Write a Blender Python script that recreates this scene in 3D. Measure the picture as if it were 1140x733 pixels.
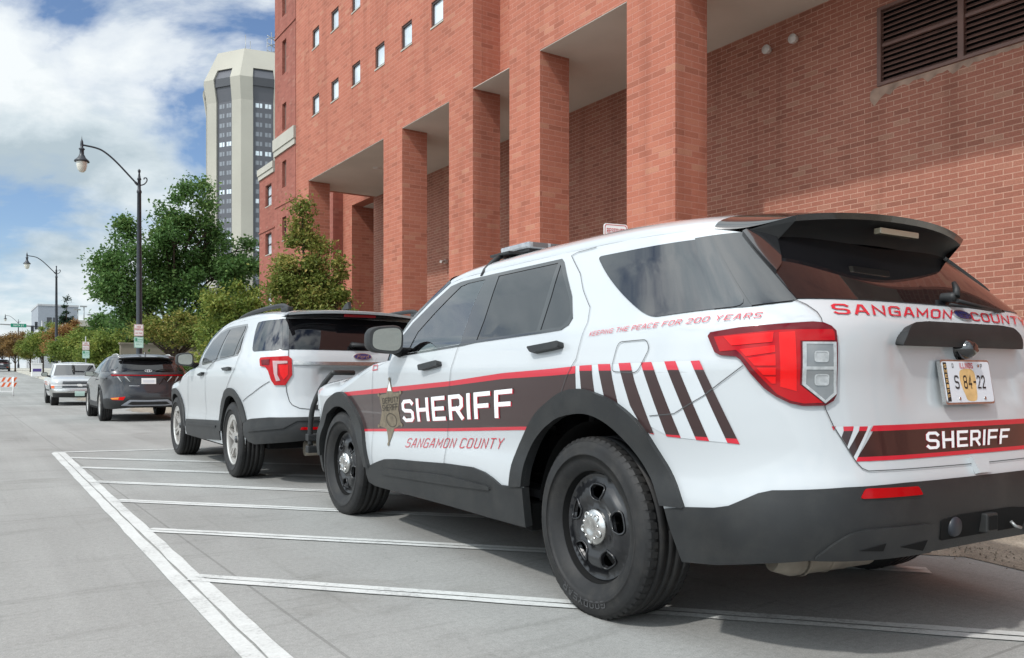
import bpy, bmesh, math, random
import numpy as np
from mathutils import Vector
from mathutils.geometry import delaunay_2d_cdt
for o in list(bpy.data.objects): bpy.data.objects.remove(o)
SC=bpy.context.scene; COL=SC.collection; R=math.radians
# ---------------- camera, sky, sun, exposure
cd=bpy.data.cameras.new('camera'); CAM=bpy.data.objects.new('camera',cd); COL.objects.link(CAM)
CAM.location=(0,0,1.0); CAM.rotation_euler=(R(90),0,R(-33.8))
cd.sensor_width=36; cd.lens=918/1140*36; cd.shift_y=53.5/1140; cd.clip_start=.05; cd.clip_end=5000
SC.camera=CAM
SUN_EL=47.7; SUN_TRAVEL=Vector((.966*math.cos(R(SUN_EL)),.259*math.cos(R(SUN_EL)),-math.sin(R(SUN_EL))))
sd=bpy.data.lights.new('sun','SUN'); sd.energy=SUN_E=2.75; sd.angle=R(2.0); sd.color=(1,.965,.92)
so=bpy.data.objects.new('sun',sd); COL.objects.link(so); so.rotation_euler=SUN_TRAVEL.to_track_quat('-Z','Y').to_euler(); so.location=(-20,-5,30)
FILL_GLOW=2.4  # extra brightness added to the unseen sun-side clouds to lift the fill
W=bpy.data.worlds.new('World'); SC.world=W; W.use_nodes=True
def world():
    nt=W.node_tree; N=nt.nodes; L=nt.links; N.clear()
    out=N.new('ShaderNodeOutputWorld'); bg=N.new('ShaderNodeBackground'); bg.inputs[1].default_value=.1
    L.new(bg.outputs[0],out.inputs[0])
    sky=N.new('ShaderNodeTexSky'); sky.sky_type='NISHITA'; sky.sun_disc=False
    sky.sun_elevation=R(SUN_EL); sky.sun_rotation=math.atan2(-SUN_TRAVEL.x,-SUN_TRAVEL.y)
    sky.air_density=1.0; sky.dust_density=.6; sky.ozone_density=1.5
    tc=N.new('ShaderNodeTexCoord'); sep=N.new('ShaderNodeSeparateXYZ'); L.new(tc.outputs['Generated'],sep.inputs[0])
    def mth(op,a,b=None):
        m=N.new('ShaderNodeMath'); m.operation=op
        for i,v in enumerate((a,b)):
            if v is None: continue
            if isinstance(v,(int,float)): m.inputs[i].default_value=v
            else: L.new(v,m.inputs[i])
        return m.outputs[0]
    den=mth('ADD',mth('MAXIMUM',sep.outputs[2],0),.36)
    cb=N.new('ShaderNodeCombineXYZ'); L.new(mth('DIVIDE',sep.outputs[0],den),cb.inputs[0]); L.new(mth('DIVIDE',sep.outputs[1],den),cb.inputs[1])
    mp=N.new('ShaderNodeMapping'); L.new(cb.outputs[0],mp.inputs[0]); mp.inputs['Location'].default_value=(8.2,5.7,.5)
    def noise(sc,det,rough,dist=0,w=None):
        n=N.new('ShaderNodeTexNoise'); n.inputs['Scale'].default_value=sc; n.inputs['Detail'].default_value=det; n.inputs['Roughness'].default_value=rough; n.inputs['Distortion'].default_value=dist
        L.new(mp.outputs[0],n.inputs['Vector']); return n.outputs[0]
    def ramp(v,pts):
        r=N.new('ShaderNodeValToRGB'); L.new(v,r.inputs[0]); e=r.color_ramp.elements
        while len(e)<len(pts): e.new(.5)
        for i,(p,c) in enumerate(pts): e[i].position=p; e[i].color=(*c,1) if not isinstance(c,(int,float)) else (c,c,c,1)
        return r.outputs[0]
    mask=ramp(noise(2.5,9,.55,.25),[(.37,0.0),(.45,.78),(.52,1.0)])
    shade=ramp(noise(3.0,8,.58,.3),[(.35,(4.9,5.9,6.5)),(.46,(6.9,7.8,8.3)),(.57,(9.3,9.8,10.0))])
    # ramps clamp colour at any value >1 is allowed for elements
    # thicker cloud low down, and out-of-view clouds towards the sun brightened as added fill light
    low=ramp(sep.outputs[2],[(.0,.85),(.06,.45),(.16,0.0)]); mask=mth('MAXIMUM',mask,low)
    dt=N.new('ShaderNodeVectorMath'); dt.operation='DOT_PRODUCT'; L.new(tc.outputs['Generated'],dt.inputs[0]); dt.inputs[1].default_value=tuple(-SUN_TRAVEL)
    glow=mth('ADD',mth('MULTIPLY',mth('POWER',mth('MAXIMUM',dt.outputs['Value'],0),2.0),FILL_GLOW),1.0)
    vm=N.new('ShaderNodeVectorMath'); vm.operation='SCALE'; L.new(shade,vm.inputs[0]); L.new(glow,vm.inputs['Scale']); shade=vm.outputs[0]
    blue=N.new('ShaderNodeVectorMath'); blue.operation='MULTIPLY'; L.new(sky.outputs[0],blue.inputs[0]); blue.inputs[1].default_value=(1.15,1.24,1.38)
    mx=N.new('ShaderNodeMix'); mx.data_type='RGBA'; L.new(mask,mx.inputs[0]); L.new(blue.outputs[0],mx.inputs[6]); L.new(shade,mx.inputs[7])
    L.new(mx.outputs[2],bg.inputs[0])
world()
vs=SC.view_settings; SC.display_settings.display_device='sRGB'; vs.view_transform='Standard'; vs.look='None'; vs.gamma=1; vs.exposure=0.0; vs.use_curve_mapping=False
SC.render.engine='CYCLES'; SC.cycles.max_bounces=8; SC.cycles.transparent_max_bounces=12
# ---------------- materials
MATS={}
def mat(name,base=(.5,.5,.5),rough=.5,dust=None,metal=0,coat=0,spec=.5,var=0,vscale=3,bump=0,bscale=200,ior=None,trans=0,emit=None,es=1,crough=.03,rvar=0):
    m=bpy.data.materials.new(name); m.use_nodes=True; MATS[name]=m
    nt=m.node_tree; b=nt.nodes['Principled BSDF']
    b.inputs['Base Color'].default_value=(*base,1); b.inputs['Roughness'].default_value=rough; b.inputs['Metallic'].default_value=metal
    b.inputs['Coat Weight'].default_value=coat; b.inputs['Coat Roughness'].default_value=crough; b.inputs['Specular IOR Level'].default_value=spec
    if ior: b.inputs['IOR'].default_value=ior
    if trans: b.inputs['Transmission Weight'].default_value=trans
    if emit: b.inputs['Emission Color'].default_value=(*emit,1); b.inputs['Emission Strength'].default_value=es
    tc=nt.nodes.new('ShaderNodeTexCoord')
    if var:
        n=nt.nodes.new('ShaderNodeTexNoise'); n.inputs['Scale'].default_value=vscale; n.inputs['Detail'].default_value=6
        nt.links.new(tc.outputs['Object'],n.inputs['Vector'])
        r=nt.nodes.new('ShaderNodeValToRGB'); nt.links.new(n.outputs[0],r.inputs[0])
        r.color_ramp.elements[0].position=.3; r.color_ramp.elements[1].position=.7
        r.color_ramp.elements[0].color=(*[c*(1-var) for c in base],1); r.color_ramp.elements[1].color=(*[min(1,c*(1+var)) for c in base],1)
        nt.links.new(r.outputs[0],b.inputs['Base Color'])
        if rvar:
            mr=nt.nodes.new('ShaderNodeMapRange'); nt.links.new(n.outputs[0],mr.inputs[0]); mr.inputs[3].default_value=max(0,rough-rvar); mr.inputs[4].default_value=rough+rvar
            nt.links.new(mr.outputs[0],b.inputs['Roughness'])
    if dust:
        n=nt.nodes.new('ShaderNodeTexNoise'); n.inputs['Scale'].default_value=7; n.inputs['Detail'].default_value=9; n.inputs['Roughness'].default_value=.7
        nt.links.new(tc.outputs['Object'],n.inputs['Vector']); r=nt.nodes.new('ShaderNodeValToRGB'); nt.links.new(n.outputs[0],r.inputs[0])
        r.color_ramp.elements[0].position=.45; r.color_ramp.elements[1].position=.72; r.color_ramp.elements[0].color=(0,0,0,1); r.color_ramp.elements[1].color=(dust[3],)*3+(1,)
        x=nt.nodes.new('ShaderNodeMix'); x.data_type='RGBA'; nt.links.new(r.outputs[0],x.inputs[0]); x.inputs[7].default_value=(*dust[:3],1)
        l=b.inputs['Base Color'].links
        if l: nt.links.new(l[0].from_socket,x.inputs[6])
        else: x.inputs[6].default_value=(*base,1)
        nt.links.new(x.outputs[2],b.inputs['Base Color'])
    if bump:
        n=nt.nodes.new('ShaderNodeTexNoise'); n.inputs['Scale'].default_value=bscale; n.inputs['Detail'].default_value=3
        nt.links.new(tc.outputs['Object'],n.inputs['Vector'])
        bp=nt.nodes.new('ShaderNodeBump'); bp.inputs['Strength'].default_value=bump; bp.inputs['Distance'].default_value=.002
        nt.links.new(n.outputs[0],bp.inputs['Height']); nt.links.new(bp.outputs[0],b.inputs['Normal'])
    return m
M=MATS
mat('white_paint',(.45,.475,.49),.35,coat=1,spec=.4,var=.015,vscale=1.2)
mat('grey_paint',(.028,.030,.036),.3,metal=.3,coat=1,spec=.5)
mat('black_plastic',(.0165,.0178,.0188),.48,dust=(.06,.058,.052,.25),spec=.4,var=.16,vscale=5,bump=.25,bscale=900)
mat('black_gloss',(.008,.008,.009),.12,coat=1,spec=.6)
mat('wheel_well',(.012,.012,.012),.9,spec=.1)
mat('rubber',(.013,.0132,.0138),.62,dust=(.075,.068,.058,.3),spec=.35,var=.3,vscale=9,bump=.3,bscale=300)
mat('rubber_letter',(.045,.045,.047),.5,spec=.5)
mat('steel_black',(.009,.0095,.011),.34,coat=.25,crough=.15,spec=.5,var=.3,vscale=14)
mat('rust',(.16,.07,.03),.75,var=.5,vscale=40,spec=.3)
mat('chrome',(.56,.555,.54),.24,metal=1,var=.12,vscale=30)
mat('silver_alloy',(.62,.60,.57),.34,metal=.75,var=.06)
mat('red_lens',(.36,.001,.004),.12,coat=.12,spec=.22)
mat('red_bright',(.62,.004,.004),.18,coat=.12,spec=.22)
mat('red_dark',(.11,.003,.007),.10,coat=.12,spec=.22)
mat('clear_lens',(.34,.355,.36),.12,coat=1,spec=.6,var=.2,vscale=60)
mat('lens_grey',(.20,.21,.215),.2,coat=1,metal=.4)
mat('amber_lens',(.65,.22,.02),.2,coat=1)
mat('decal_red',(.50,.012,.030),.3,coat=.6)
mat('decal_brown',(.028,.010,.010),.28,coat=.8,spec=.5)
mat('decal_silver',(.50,.53,.55),.35,coat=.3)
mat('decal_white',(.80,.81,.82),.35,coat=.4)
mat('decal_outline',(.30,.02,.03),.35)
mat('seam',(.085,.088,.09),.8,spec=.1)
mat('badge_gold',(.20,.165,.115),.42,metal=.35,var=.25,vscale=30)
mat('badge_dark',(.035,.028,.02),.5)
mat('badge_blue',(.012,.02,.10),.2,coat=1)
mat('plate_base',(.62,.64,.68),.4)
mat('plate_gold',(.62,.40,.17),.5,var=.15,vscale=30)
mat('ink_black',(.012,.012,.013),.5)
mat('ink_red',(.50,.03,.04),.5)
mat('ink_green',(.05,.30,.16),.5)
mat('sign_white',(.78,.78,.77),.45)
mat('sign_mint',(.55,.74,.68),.45)
mat('sign_green',(.0,.22,.13),.45)
mat('lamp_metal',(.022,.026,.034),.42,spec=.5,var=.2,vscale=6)
mat('post_steel',(.30,.31,.31),.45,metal=.7,var=.15)
mat('frosted',(.62,.60,.52),.15,coat=1,var=.1,vscale=18)
mat('soffit',(.52,.47,.42),.85,var=.07,vscale=.8,spec=.2)
mat('concrete',(.40,.385,.335),.85,var=.10,vscale=.5,spec=.2,bump=.1,bscale=20)
mat('concrete_pale',(.37,.355,.305),.85,var=.10,vscale=.06,spec=.2)
mat('beige_wall',(.23,.205,.165),.9,var=.12,vscale=.5,spec=.2)
mat('tower_glass',(.030,.031,.036),.25,spec=.6)
mat('tower_panel',(.075,.077,.088),.4)
mat('tower_pane',(.17,.185,.205),.2,spec=.7)
mat('win_glass',(.55,.62,.66),.15,spec=.8,coat=.5,var=.15,vscale=2)
mat('win_dark',(.03,.034,.04),.12,spec=.8)
mat('frame_dark',(.06,.035,.03),.5)
mat('louver_paint',(.15,.082,.066),.55,var=.15,vscale=4)
mat('fixture',(.52,.48,.45),.4)
mat('grey_clad',(.27,.295,.33),.5)
mat('white_clad',(.42,.43,.44),.6)
mat('bark',(.055,.042,.032),.95,var=.35,vscale=12,bump=.6,bscale=40,spec=.1)
mat('muffler',(.20,.175,.14),.45,metal=.5,var=.3,vscale=10)
mat('seat_cloth',(.02,.02,.022),.8,spec=.2)
mat('interior',(.03,.03,.032),.7,spec=.2)
mat('orange_stripe',(.75,.13,.03),.45)
mat('yellow_case',(.65,.36,.02),.5)
mat('green_light',(.02,.5,.2),.4,emit=(.1,1,.45),es=1.5)
mat('purple_wrap',(.08,.05,.22),.5)
mat('strip_light',(.30,.26,.19),.2,coat=1)
mat('lightbar_lens',(.30,.32,.335),.08,coat=1,spec=.7,var=.25,vscale=25)
mat('patch_mortar',(.30,.205,.155),.95,var=.30,vscale=5)
mat('clear_pink',(.42,.27,.27),.12,coat=.5)
def glass(name,tint,refl_ior=1.55,alpha=.0):
    m=bpy.data.materials.new(name); MATS[name]=m; m.use_nodes=True; nt=m.node_tree; N=nt.nodes; L=nt.links
    b=N['Principled BSDF']; N.remove(b); out=N['Material Output']
    tr=N.new('ShaderNodeBsdfTransparent'); tr.inputs[0].default_value=(*tint,1)
    gl=N.new('ShaderNodeBsdfGlossy'); gl.inputs['Roughness'].default_value=.015; gl.inputs[0].default_value=(.95,.98,1,1)
    fr=N.new('ShaderNodeFresnel'); fr.inputs[0].default_value=refl_ior
    mx=N.new('ShaderNodeMixShader'); L.new(fr.outputs[0],mx.inputs[0]); L.new(tr.outputs[0],mx.inputs[1]); L.new(gl.outputs[0],mx.inputs[2]); L.new(mx.outputs[0],out.inputs[0])
    return m
glass('clear_glass',(.66,.72,.70),3.2)
mat('privacy_glass',(.009,.010,.012),.02,spec=.5,ior=1.95)
mat('rear_glass',(.006,.006,.007),.02,spec=.5,ior=1.5)
mat('mirror_glass',(.50,.54,.52),.02,metal=1)
def leafmat(name,c1,c2,c3,tr=.35):
    m=bpy.data.materials.new(name); MATS[name]=m; m.use_nodes=True; nt=m.node_tree; N=nt.nodes; L=nt.links
    b=N['Principled BSDF']; b.inputs['Roughness'].default_value=.55; b.inputs['Specular IOR Level'].default_value=.25
    at=N.new('ShaderNodeAttribute'); at.attribute_name='rnd'
    r=N.new('ShaderNodeValToRGB'); e=r.color_ramp.elements; e.new(.5)
    for i,(p,c) in enumerate(((0,c1),(.55,c2),(1,c3))): e[i].position=p; e[i].color=(*c,1)
    L.new(at.outputs['Fac'],r.inputs[0]); L.new(r.outputs[0],b.inputs['Base Color'])
    t=N.new('ShaderNodeBsdfTranslucent'); L.new(r.outputs[0],t.inputs[0])
    mx=N.new('ShaderNodeMixShader'); mx.inputs[0].default_value=tr; L.new(b.outputs[0],mx.inputs[1]); L.new(t.outputs[0],mx.inputs[2]); L.new(mx.outputs[0],N['Material Output'].inputs[0])
    return m
leafmat('leaf_green',(.050,.112,.030),(.092,.180,.048),(.165,.245,.070))
leafmat('leaf_olive',(.092,.132,.028),(.173,.213,.045),(.405,.324,.101))
leafmat('leaf_yellowgreen',(.085,.140,.026),(.165,.225,.045),(.33,.33,.075))
leafmat('leaf_brown',(.121,.081,.036),(.243,.151,.061),(.385,.243,.072))
leafmat('leaf_rust',(.151,.092,.030),(.304,.151,.061),(.324,.304,.061))
leafmat('leaf_conifer',(.012,.028,.016),(.020,.042,.022),(.032,.058,.030))
leafmat('leaf_grass',(.04,.085,.015),(.06,.12,.02),(.09,.15,.03))
# ---------------- procedural world-position materials
def posmat(name):
    m=bpy.data.materials.new(name); MATS[name]=m; m.use_nodes=True; nt=m.node_tree
    return m,nt,nt.nodes,nt.links,nt.nodes['Principled BSDF']
def node(N,t,**k):
    n=N.new(t)
    for a,b in k.items(): setattr(n,a,b)
    return n
def ramp(N,L,v,pts):
    r=N.new('ShaderNodeValToRGB'); L.new(v,r.inputs[0]); e=r.color_ramp.elements
    while len(e)<len(pts): e.new(.5)
    for i,(p,c) in enumerate(pts): e[i].position=p; e[i].color=(*c,1) if not isinstance(c,(int,float)) else (c,c,c,1)
    return r.outputs[0]
def mixc(N,L,f,a,b,mode='MIX'):
    x=N.new('ShaderNodeMix'); x.data_type='RGBA'; x.blend_type=mode
    for i,v in ((0,f),(6,a),(7,b)):
        if isinstance(v,(int,float)): x.inputs[i].default_value=v
        elif isinstance(v,tuple): x.inputs[i].default_value=(*v,1)
        else: L.new(v,x.inputs[i])
    return x.outputs[2]
def math_(N,L,op,a,b=0):
    x=N.new('ShaderNodeMath'); x.operation=op
    for i,v in ((0,a),(1,b)):
        if isinstance(v,(int,float)): x.inputs[i].default_value=v
        else: L.new(v,x.inputs[i])
    return x.outputs[0]
def tnoise(N,L,vec,sc,det=6,rough=.55,dist=0):
    n=N.new('ShaderNodeTexNoise'); n.inputs['Scale'].default_value=sc; n.inputs['Detail'].default_value=det; n.inputs['Roughness'].default_value=rough; n.inputs['Distortion'].default_value=dist
    L.new(vec,n.inputs['Vector']); return n.outputs[0]
def brick(name,c1,c2,mortar,bw=.305,rh=.1016,stain=.5,ms=.011):
    m,nt,N,L,b=posmat(name); g=N.new('ShaderNodeNewGeometry'); sp=N.new('ShaderNodeSeparateXYZ'); L.new(g.outputs['Position'],sp.inputs[0])
    sn=N.new('ShaderNodeSeparateXYZ'); L.new(g.outputs['True Normal'],sn.inputs[0])
    f=math_(N,L,'GREATER_THAN',math_(N,L,'ABSOLUTE',sn.outputs[0]),.5)
    mx=N.new('ShaderNodeMix'); mx.data_type='FLOAT'; L.new(f,mx.inputs[0]); L.new(sp.outputs[0],mx.inputs[2]); L.new(sp.outputs[1],mx.inputs[3])
    cb=N.new('ShaderNodeCombineXYZ'); L.new(mx.outputs[0],cb.inputs[0]); L.new(sp.outputs[2],cb.inputs[1])
    t=N.new('ShaderNodeTexBrick'); t.offset=.5; t.inputs['Scale'].default_value=1; t.inputs['Brick Width'].default_value=bw; t.inputs['Row Height'].default_value=rh
    t.inputs['Mortar Size'].default_value=ms; t.inputs['Mortar Smooth'].default_value=.3; t.inputs['Bias'].default_value=0; L.new(cb.outputs[0],t.inputs['Vector'])
    row=math_(N,L,'FLOOR',math_(N,L,'DIVIDE',sp.outputs[2],rh)); par=math_(N,L,'SUBTRACT',1.0,math_(N,L,'ABSOLUTE',math_(N,L,'MODULO',row,2.0)))
    colm=math_(N,L,'FLOOR',math_(N,L,'DIVIDE',math_(N,L,'ADD',mx.outputs[0],math_(N,L,'MULTIPLY',par,bw*.5)),bw))
    ci=N.new('ShaderNodeCombineXYZ'); L.new(colm,ci.inputs[0]); L.new(row,ci.inputs[1]); wn=N.new('ShaderNodeTexWhiteNoise'); wn.noise_dimensions='2D'; L.new(ci.outputs[0],wn.inputs['Vector'])
    mean=tuple((p+q)/2 for p,q in zip(c1,c2)); sc=lambda k,kb=None: tuple(x*k*(1 if i_==0 else (kb or 1)) for i_,x in enumerate(mean))
    bc=ramp(N,L,wn.outputs['Value'],[(0,sc(.80,1.02)),(.08,sc(.89,1.02)),(.20,sc(.97)),(.5,sc(1.0)),(.78,sc(1.04,1.03)),(.93,sc(1.07,1.10)),(1,sc(1.08,1.30))])
    L.new(bc,t.inputs['Color1']); L.new(bc,t.inputs['Color2']); t.inputs['Mortar'].default_value=(*mortar,1)
    n1=ramp(N,L,tnoise(N,L,g.outputs['Position'],.55,8,.6),[(.3,(.80,.79,.78)),(.55,(1,1,1)),(.75,(1.10,1.12,1.14))])
    n2=ramp(N,L,tnoise(N,L,g.outputs['Position'],60,3),[(.3,(.86,.86,.86)),(.7,(1.12,1.12,1.12))])
    c=mixc(N,L,stain,t.outputs[0],mixc(N,L,1.0,t.outputs[0],n1,'MULTIPLY')); c=mixc(N,L,1.0,c,n2,'MULTIPLY')
    # vertical run-off streaks
    mpg=N.new('ShaderNodeMapping'); mpg.inputs['Scale'].default_value=(2.2,2.2,.16); L.new(g.outputs['Position'],mpg.inputs[0])
    st=ramp(N,L,tnoise(N,L,mpg.outputs[0],1.0,5),[(.33,(.80,.78,.77)),(.48,(1,1,1)),(.72,(1,1,1)),(.8,(1.12,1.10,1.08))])
    c=mixc(N,L,.75,c,mixc(N,L,1.0,c,st,'MULTIPLY'))
    L.new(c,b.inputs['Base Color']); b.inputs['Roughness'].default_value=.88; b.inputs['Specular IOR Level'].default_value=.25
    bp=N.new('ShaderNodeBump'); bp.inputs['Strength'].default_value=.5; bp.inputs['Distance'].default_value=.006; bp.invert=True
    L.new(t.outputs['Fac'],bp.inputs['Height']); L.new(bp.outputs[0],b.inputs['Normal'])
    return m
brick('brick_red',(.395,.140,.090),(.355,.120,.078),(.425,.185,.135),rh=.0945,bw=.29,ms=.008)
brick('brick_smooth',(.31,.108,.080),(.285,.098,.073),(.28,.112,.085),rh=.09,bw=.27,ms=.007)
brick('brick_brown',(.350,.142,.098),(.300,.118,.084),(.47,.275,.205),rh=.0770,bw=.232,ms=.0068)
def ground_mat():
    m,nt,N,L,b=posmat('road_concrete'); g=N.new('ShaderNodeNewGeometry'); P=g.outputs['Position']
    base=ramp(N,L,tnoise(N,L,P,.35,8,.6,.4),[(.3,(.230,.231,.222)),(.5,(.272,.274,.264)),(.7,(.312,.314,.303))])
    mp=N.new('ShaderNodeMapping'); mp.inputs['Scale'].default_value=(2.6,.12,1); mp.inputs['Rotation'].default_value=(0,0,R(4)); L.new(P,mp.inputs[0])
    tracks=ramp(N,L,tnoise(N,L,mp.outputs[0],.6,5,.6),[(.35,(.86,.855,.85)),(.6,(1.03,1.03,1.03))])
    c=mixc(N,L,.8,base,mixc(N,L,1,base,tracks,'MULTIPLY'))
    mp2=N.new('ShaderNodeMapping'); mp2.inputs['Scale'].default_value=(.5,3.4,1); mp2.inputs['Rotation'].default_value=(0,0,R(25)); L.new(P,mp2.inputs[0])
    scuff=ramp(N,L,tnoise(N,L,mp2.outputs[0],1.6,9,.7,.8),[(.34,(.80,.80,.795)),(.45,(1,1,1)),(.64,(1,1,1)),(.72,(1.10,1.10,1.09))])
    c=mixc(N,L,.7,c,mixc(N,L,1,c,scuff,'MULTIPLY'))
    agg=ramp(N,L,tnoise(N,L,P,170,3,.7),[(.30,(.74,.74,.735)),(.5,(1,1,1)),(.70,(1.20,1.20,1.19))]); c=mixc(N,L,1,c,agg,'MULTIPLY')
    vor=N.new('ShaderNodeTexVoronoi'); vor.inputs['Scale'].default_value=9; L.new(P,vor.inputs['Vector'])
    spots=ramp(N,L,vor.outputs['Distance'],[(.035,(.45,.44,.42)),(.06,(1,1,1))]); 
    spm=ramp(N,L,tnoise(N,L,P,1.2,4),[(.52,0),(.6,1)]); c=mixc(N,L,spm,c,mixc(N,L,1,c,spots,'MULTIPLY'))
    # dark oily blotches and rubber marks along the travel direction
    oil=ramp(N,L,tnoise(N,L,P,.9,7,.62,.6),[(.58,(1,1,1)),(.70,(.80,.79,.775))]); c=mixc(N,L,1,c,oil,'MULTIPLY')
    mp3=N.new('ShaderNodeMapping'); mp3.inputs['Scale'].default_value=(7.5,.22,1); mp3.inputs['Rotation'].default_value=(0,0,R(-9)); L.new(P,mp3.inputs[0])
    rub=ramp(N,L,tnoise(N,L,mp3.outputs[0],1.0,4,.6,.3),[(.60,(1,1,1)),(.70,(.85,.85,.845))]); c=mixc(N,L,.8,c,mixc(N,L,1,c,rub,'MULTIPLY'))
    mp4=N.new('ShaderNodeMapping'); mp4.inputs['Scale'].default_value=(.35,5.0,1); mp4.inputs['Rotation'].default_value=(0,0,R(-38)); L.new(P,mp4.inputs[0])
    scr=ramp(N,L,tnoise(N,L,mp4.outputs[0],2.2,10,.75,1.2),[(.33,(.78,.78,.775)),(.40,(1,1,1)),(.66,(1,1,1)),(.74,(1.14,1.14,1.13))]); c=mixc(N,L,.65,c,mixc(N,L,1,c,scr,'MULTIPLY'))
    fine=ramp(N,L,tnoise(N,L,P,38,5,.75),[(.30,(.80,.80,.795)),(.5,(1,1,1)),(.70,(1.16,1.16,1.15))]); c=mixc(N,L,.85,c,mixc(N,L,1,c,fine,'MULTIPLY'))
    # slab joints
    sp=N.new('ShaderNodeSeparateXYZ'); L.new(P,sp.inputs[0])
    def joint(o,period,off):
        a=math_(N,L,'ABSOLUTE',math_(N,L,'SUBTRACT',math_(N,L,'FRACT',math_(N,L,'DIVIDE',math_(N,L,'ADD',o,off),period)),.5))
        return math_(N,L,'LESS_THAN',a,.007/period)
    j=math_(N,L,'MAXIMUM',joint(sp.outputs[0],4.1,.9),joint(sp.outputs[1],5.2,1.1))
    c=mixc(N,L,math_(N,L,'MULTIPLY',j,.42),c,(.10,.098,.092))
    L.new(c,b.inputs['Base Color']); b.inputs['Roughness'].default_value=.82; b.inputs['Specular IOR Level'].default_value=.3
    bp=N.new('ShaderNodeBump'); bp.inputs['Strength'].default_value=.35; bp.inputs['Distance'].default_value=.004; L.new(tnoise(N,L,P,120,4,.7),bp.inputs['Height']); L.new(bp.outputs[0],b.inputs['Normal'])
ground_mat()
def roadpaint():
    m,nt,N,L,b=posmat('road_paint'); g=N.new('ShaderNodeNewGeometry'); P=g.outputs['Position']
    wear=math_(N,L,'ADD',math_(N,L,'MULTIPLY',tnoise(N,L,P,2.5,8,.7),.55),math_(N,L,'MULTIPLY',tnoise(N,L,P,55,5,.75),.5))
    f=ramp(N,L,wear,[(.40,.10),(.50,.72),(.62,.95)])
    c=mixc(N,L,f,(.27,.273,.265),(.57,.585,.57)); L.new(c,b.inputs['Base Color']); b.inputs['Roughness'].default_value=.75
roadpaint()
def sand():
    m,nt,N,L,b=posmat('gutter_sand'); g=N.new('ShaderNodeNewGeometry'); P=g.outputs['Position']
    c=ramp(N,L,tnoise(N,L,P,2.2,9,.7,.3),[(.35,(.17,.145,.115)),(.5,(.25,.215,.17)),(.65,(.33,.29,.235))])
    a=ramp(N,L,tnoise(N,L,P,110,3,.8),[(.35,(.5,.5,.5)),(.5,(1,1,1)),(.68,(1.35,1.33,1.3))]); c=mixc(N,L,1,c,a,'MULTIPLY'); L.new(c,b.inputs['Base Color']); b.inputs['Roughness'].default_value=.95
    bp=N.new('ShaderNodeBump'); bp.inputs['Strength'].default_value=.8; bp.inputs['Distance'].default_value=.008; L.new(tnoise(N,L,P,90,4,.7),bp.inputs['Height']); L.new(bp.outputs[0],b.inputs['Normal'])
sand()
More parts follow.
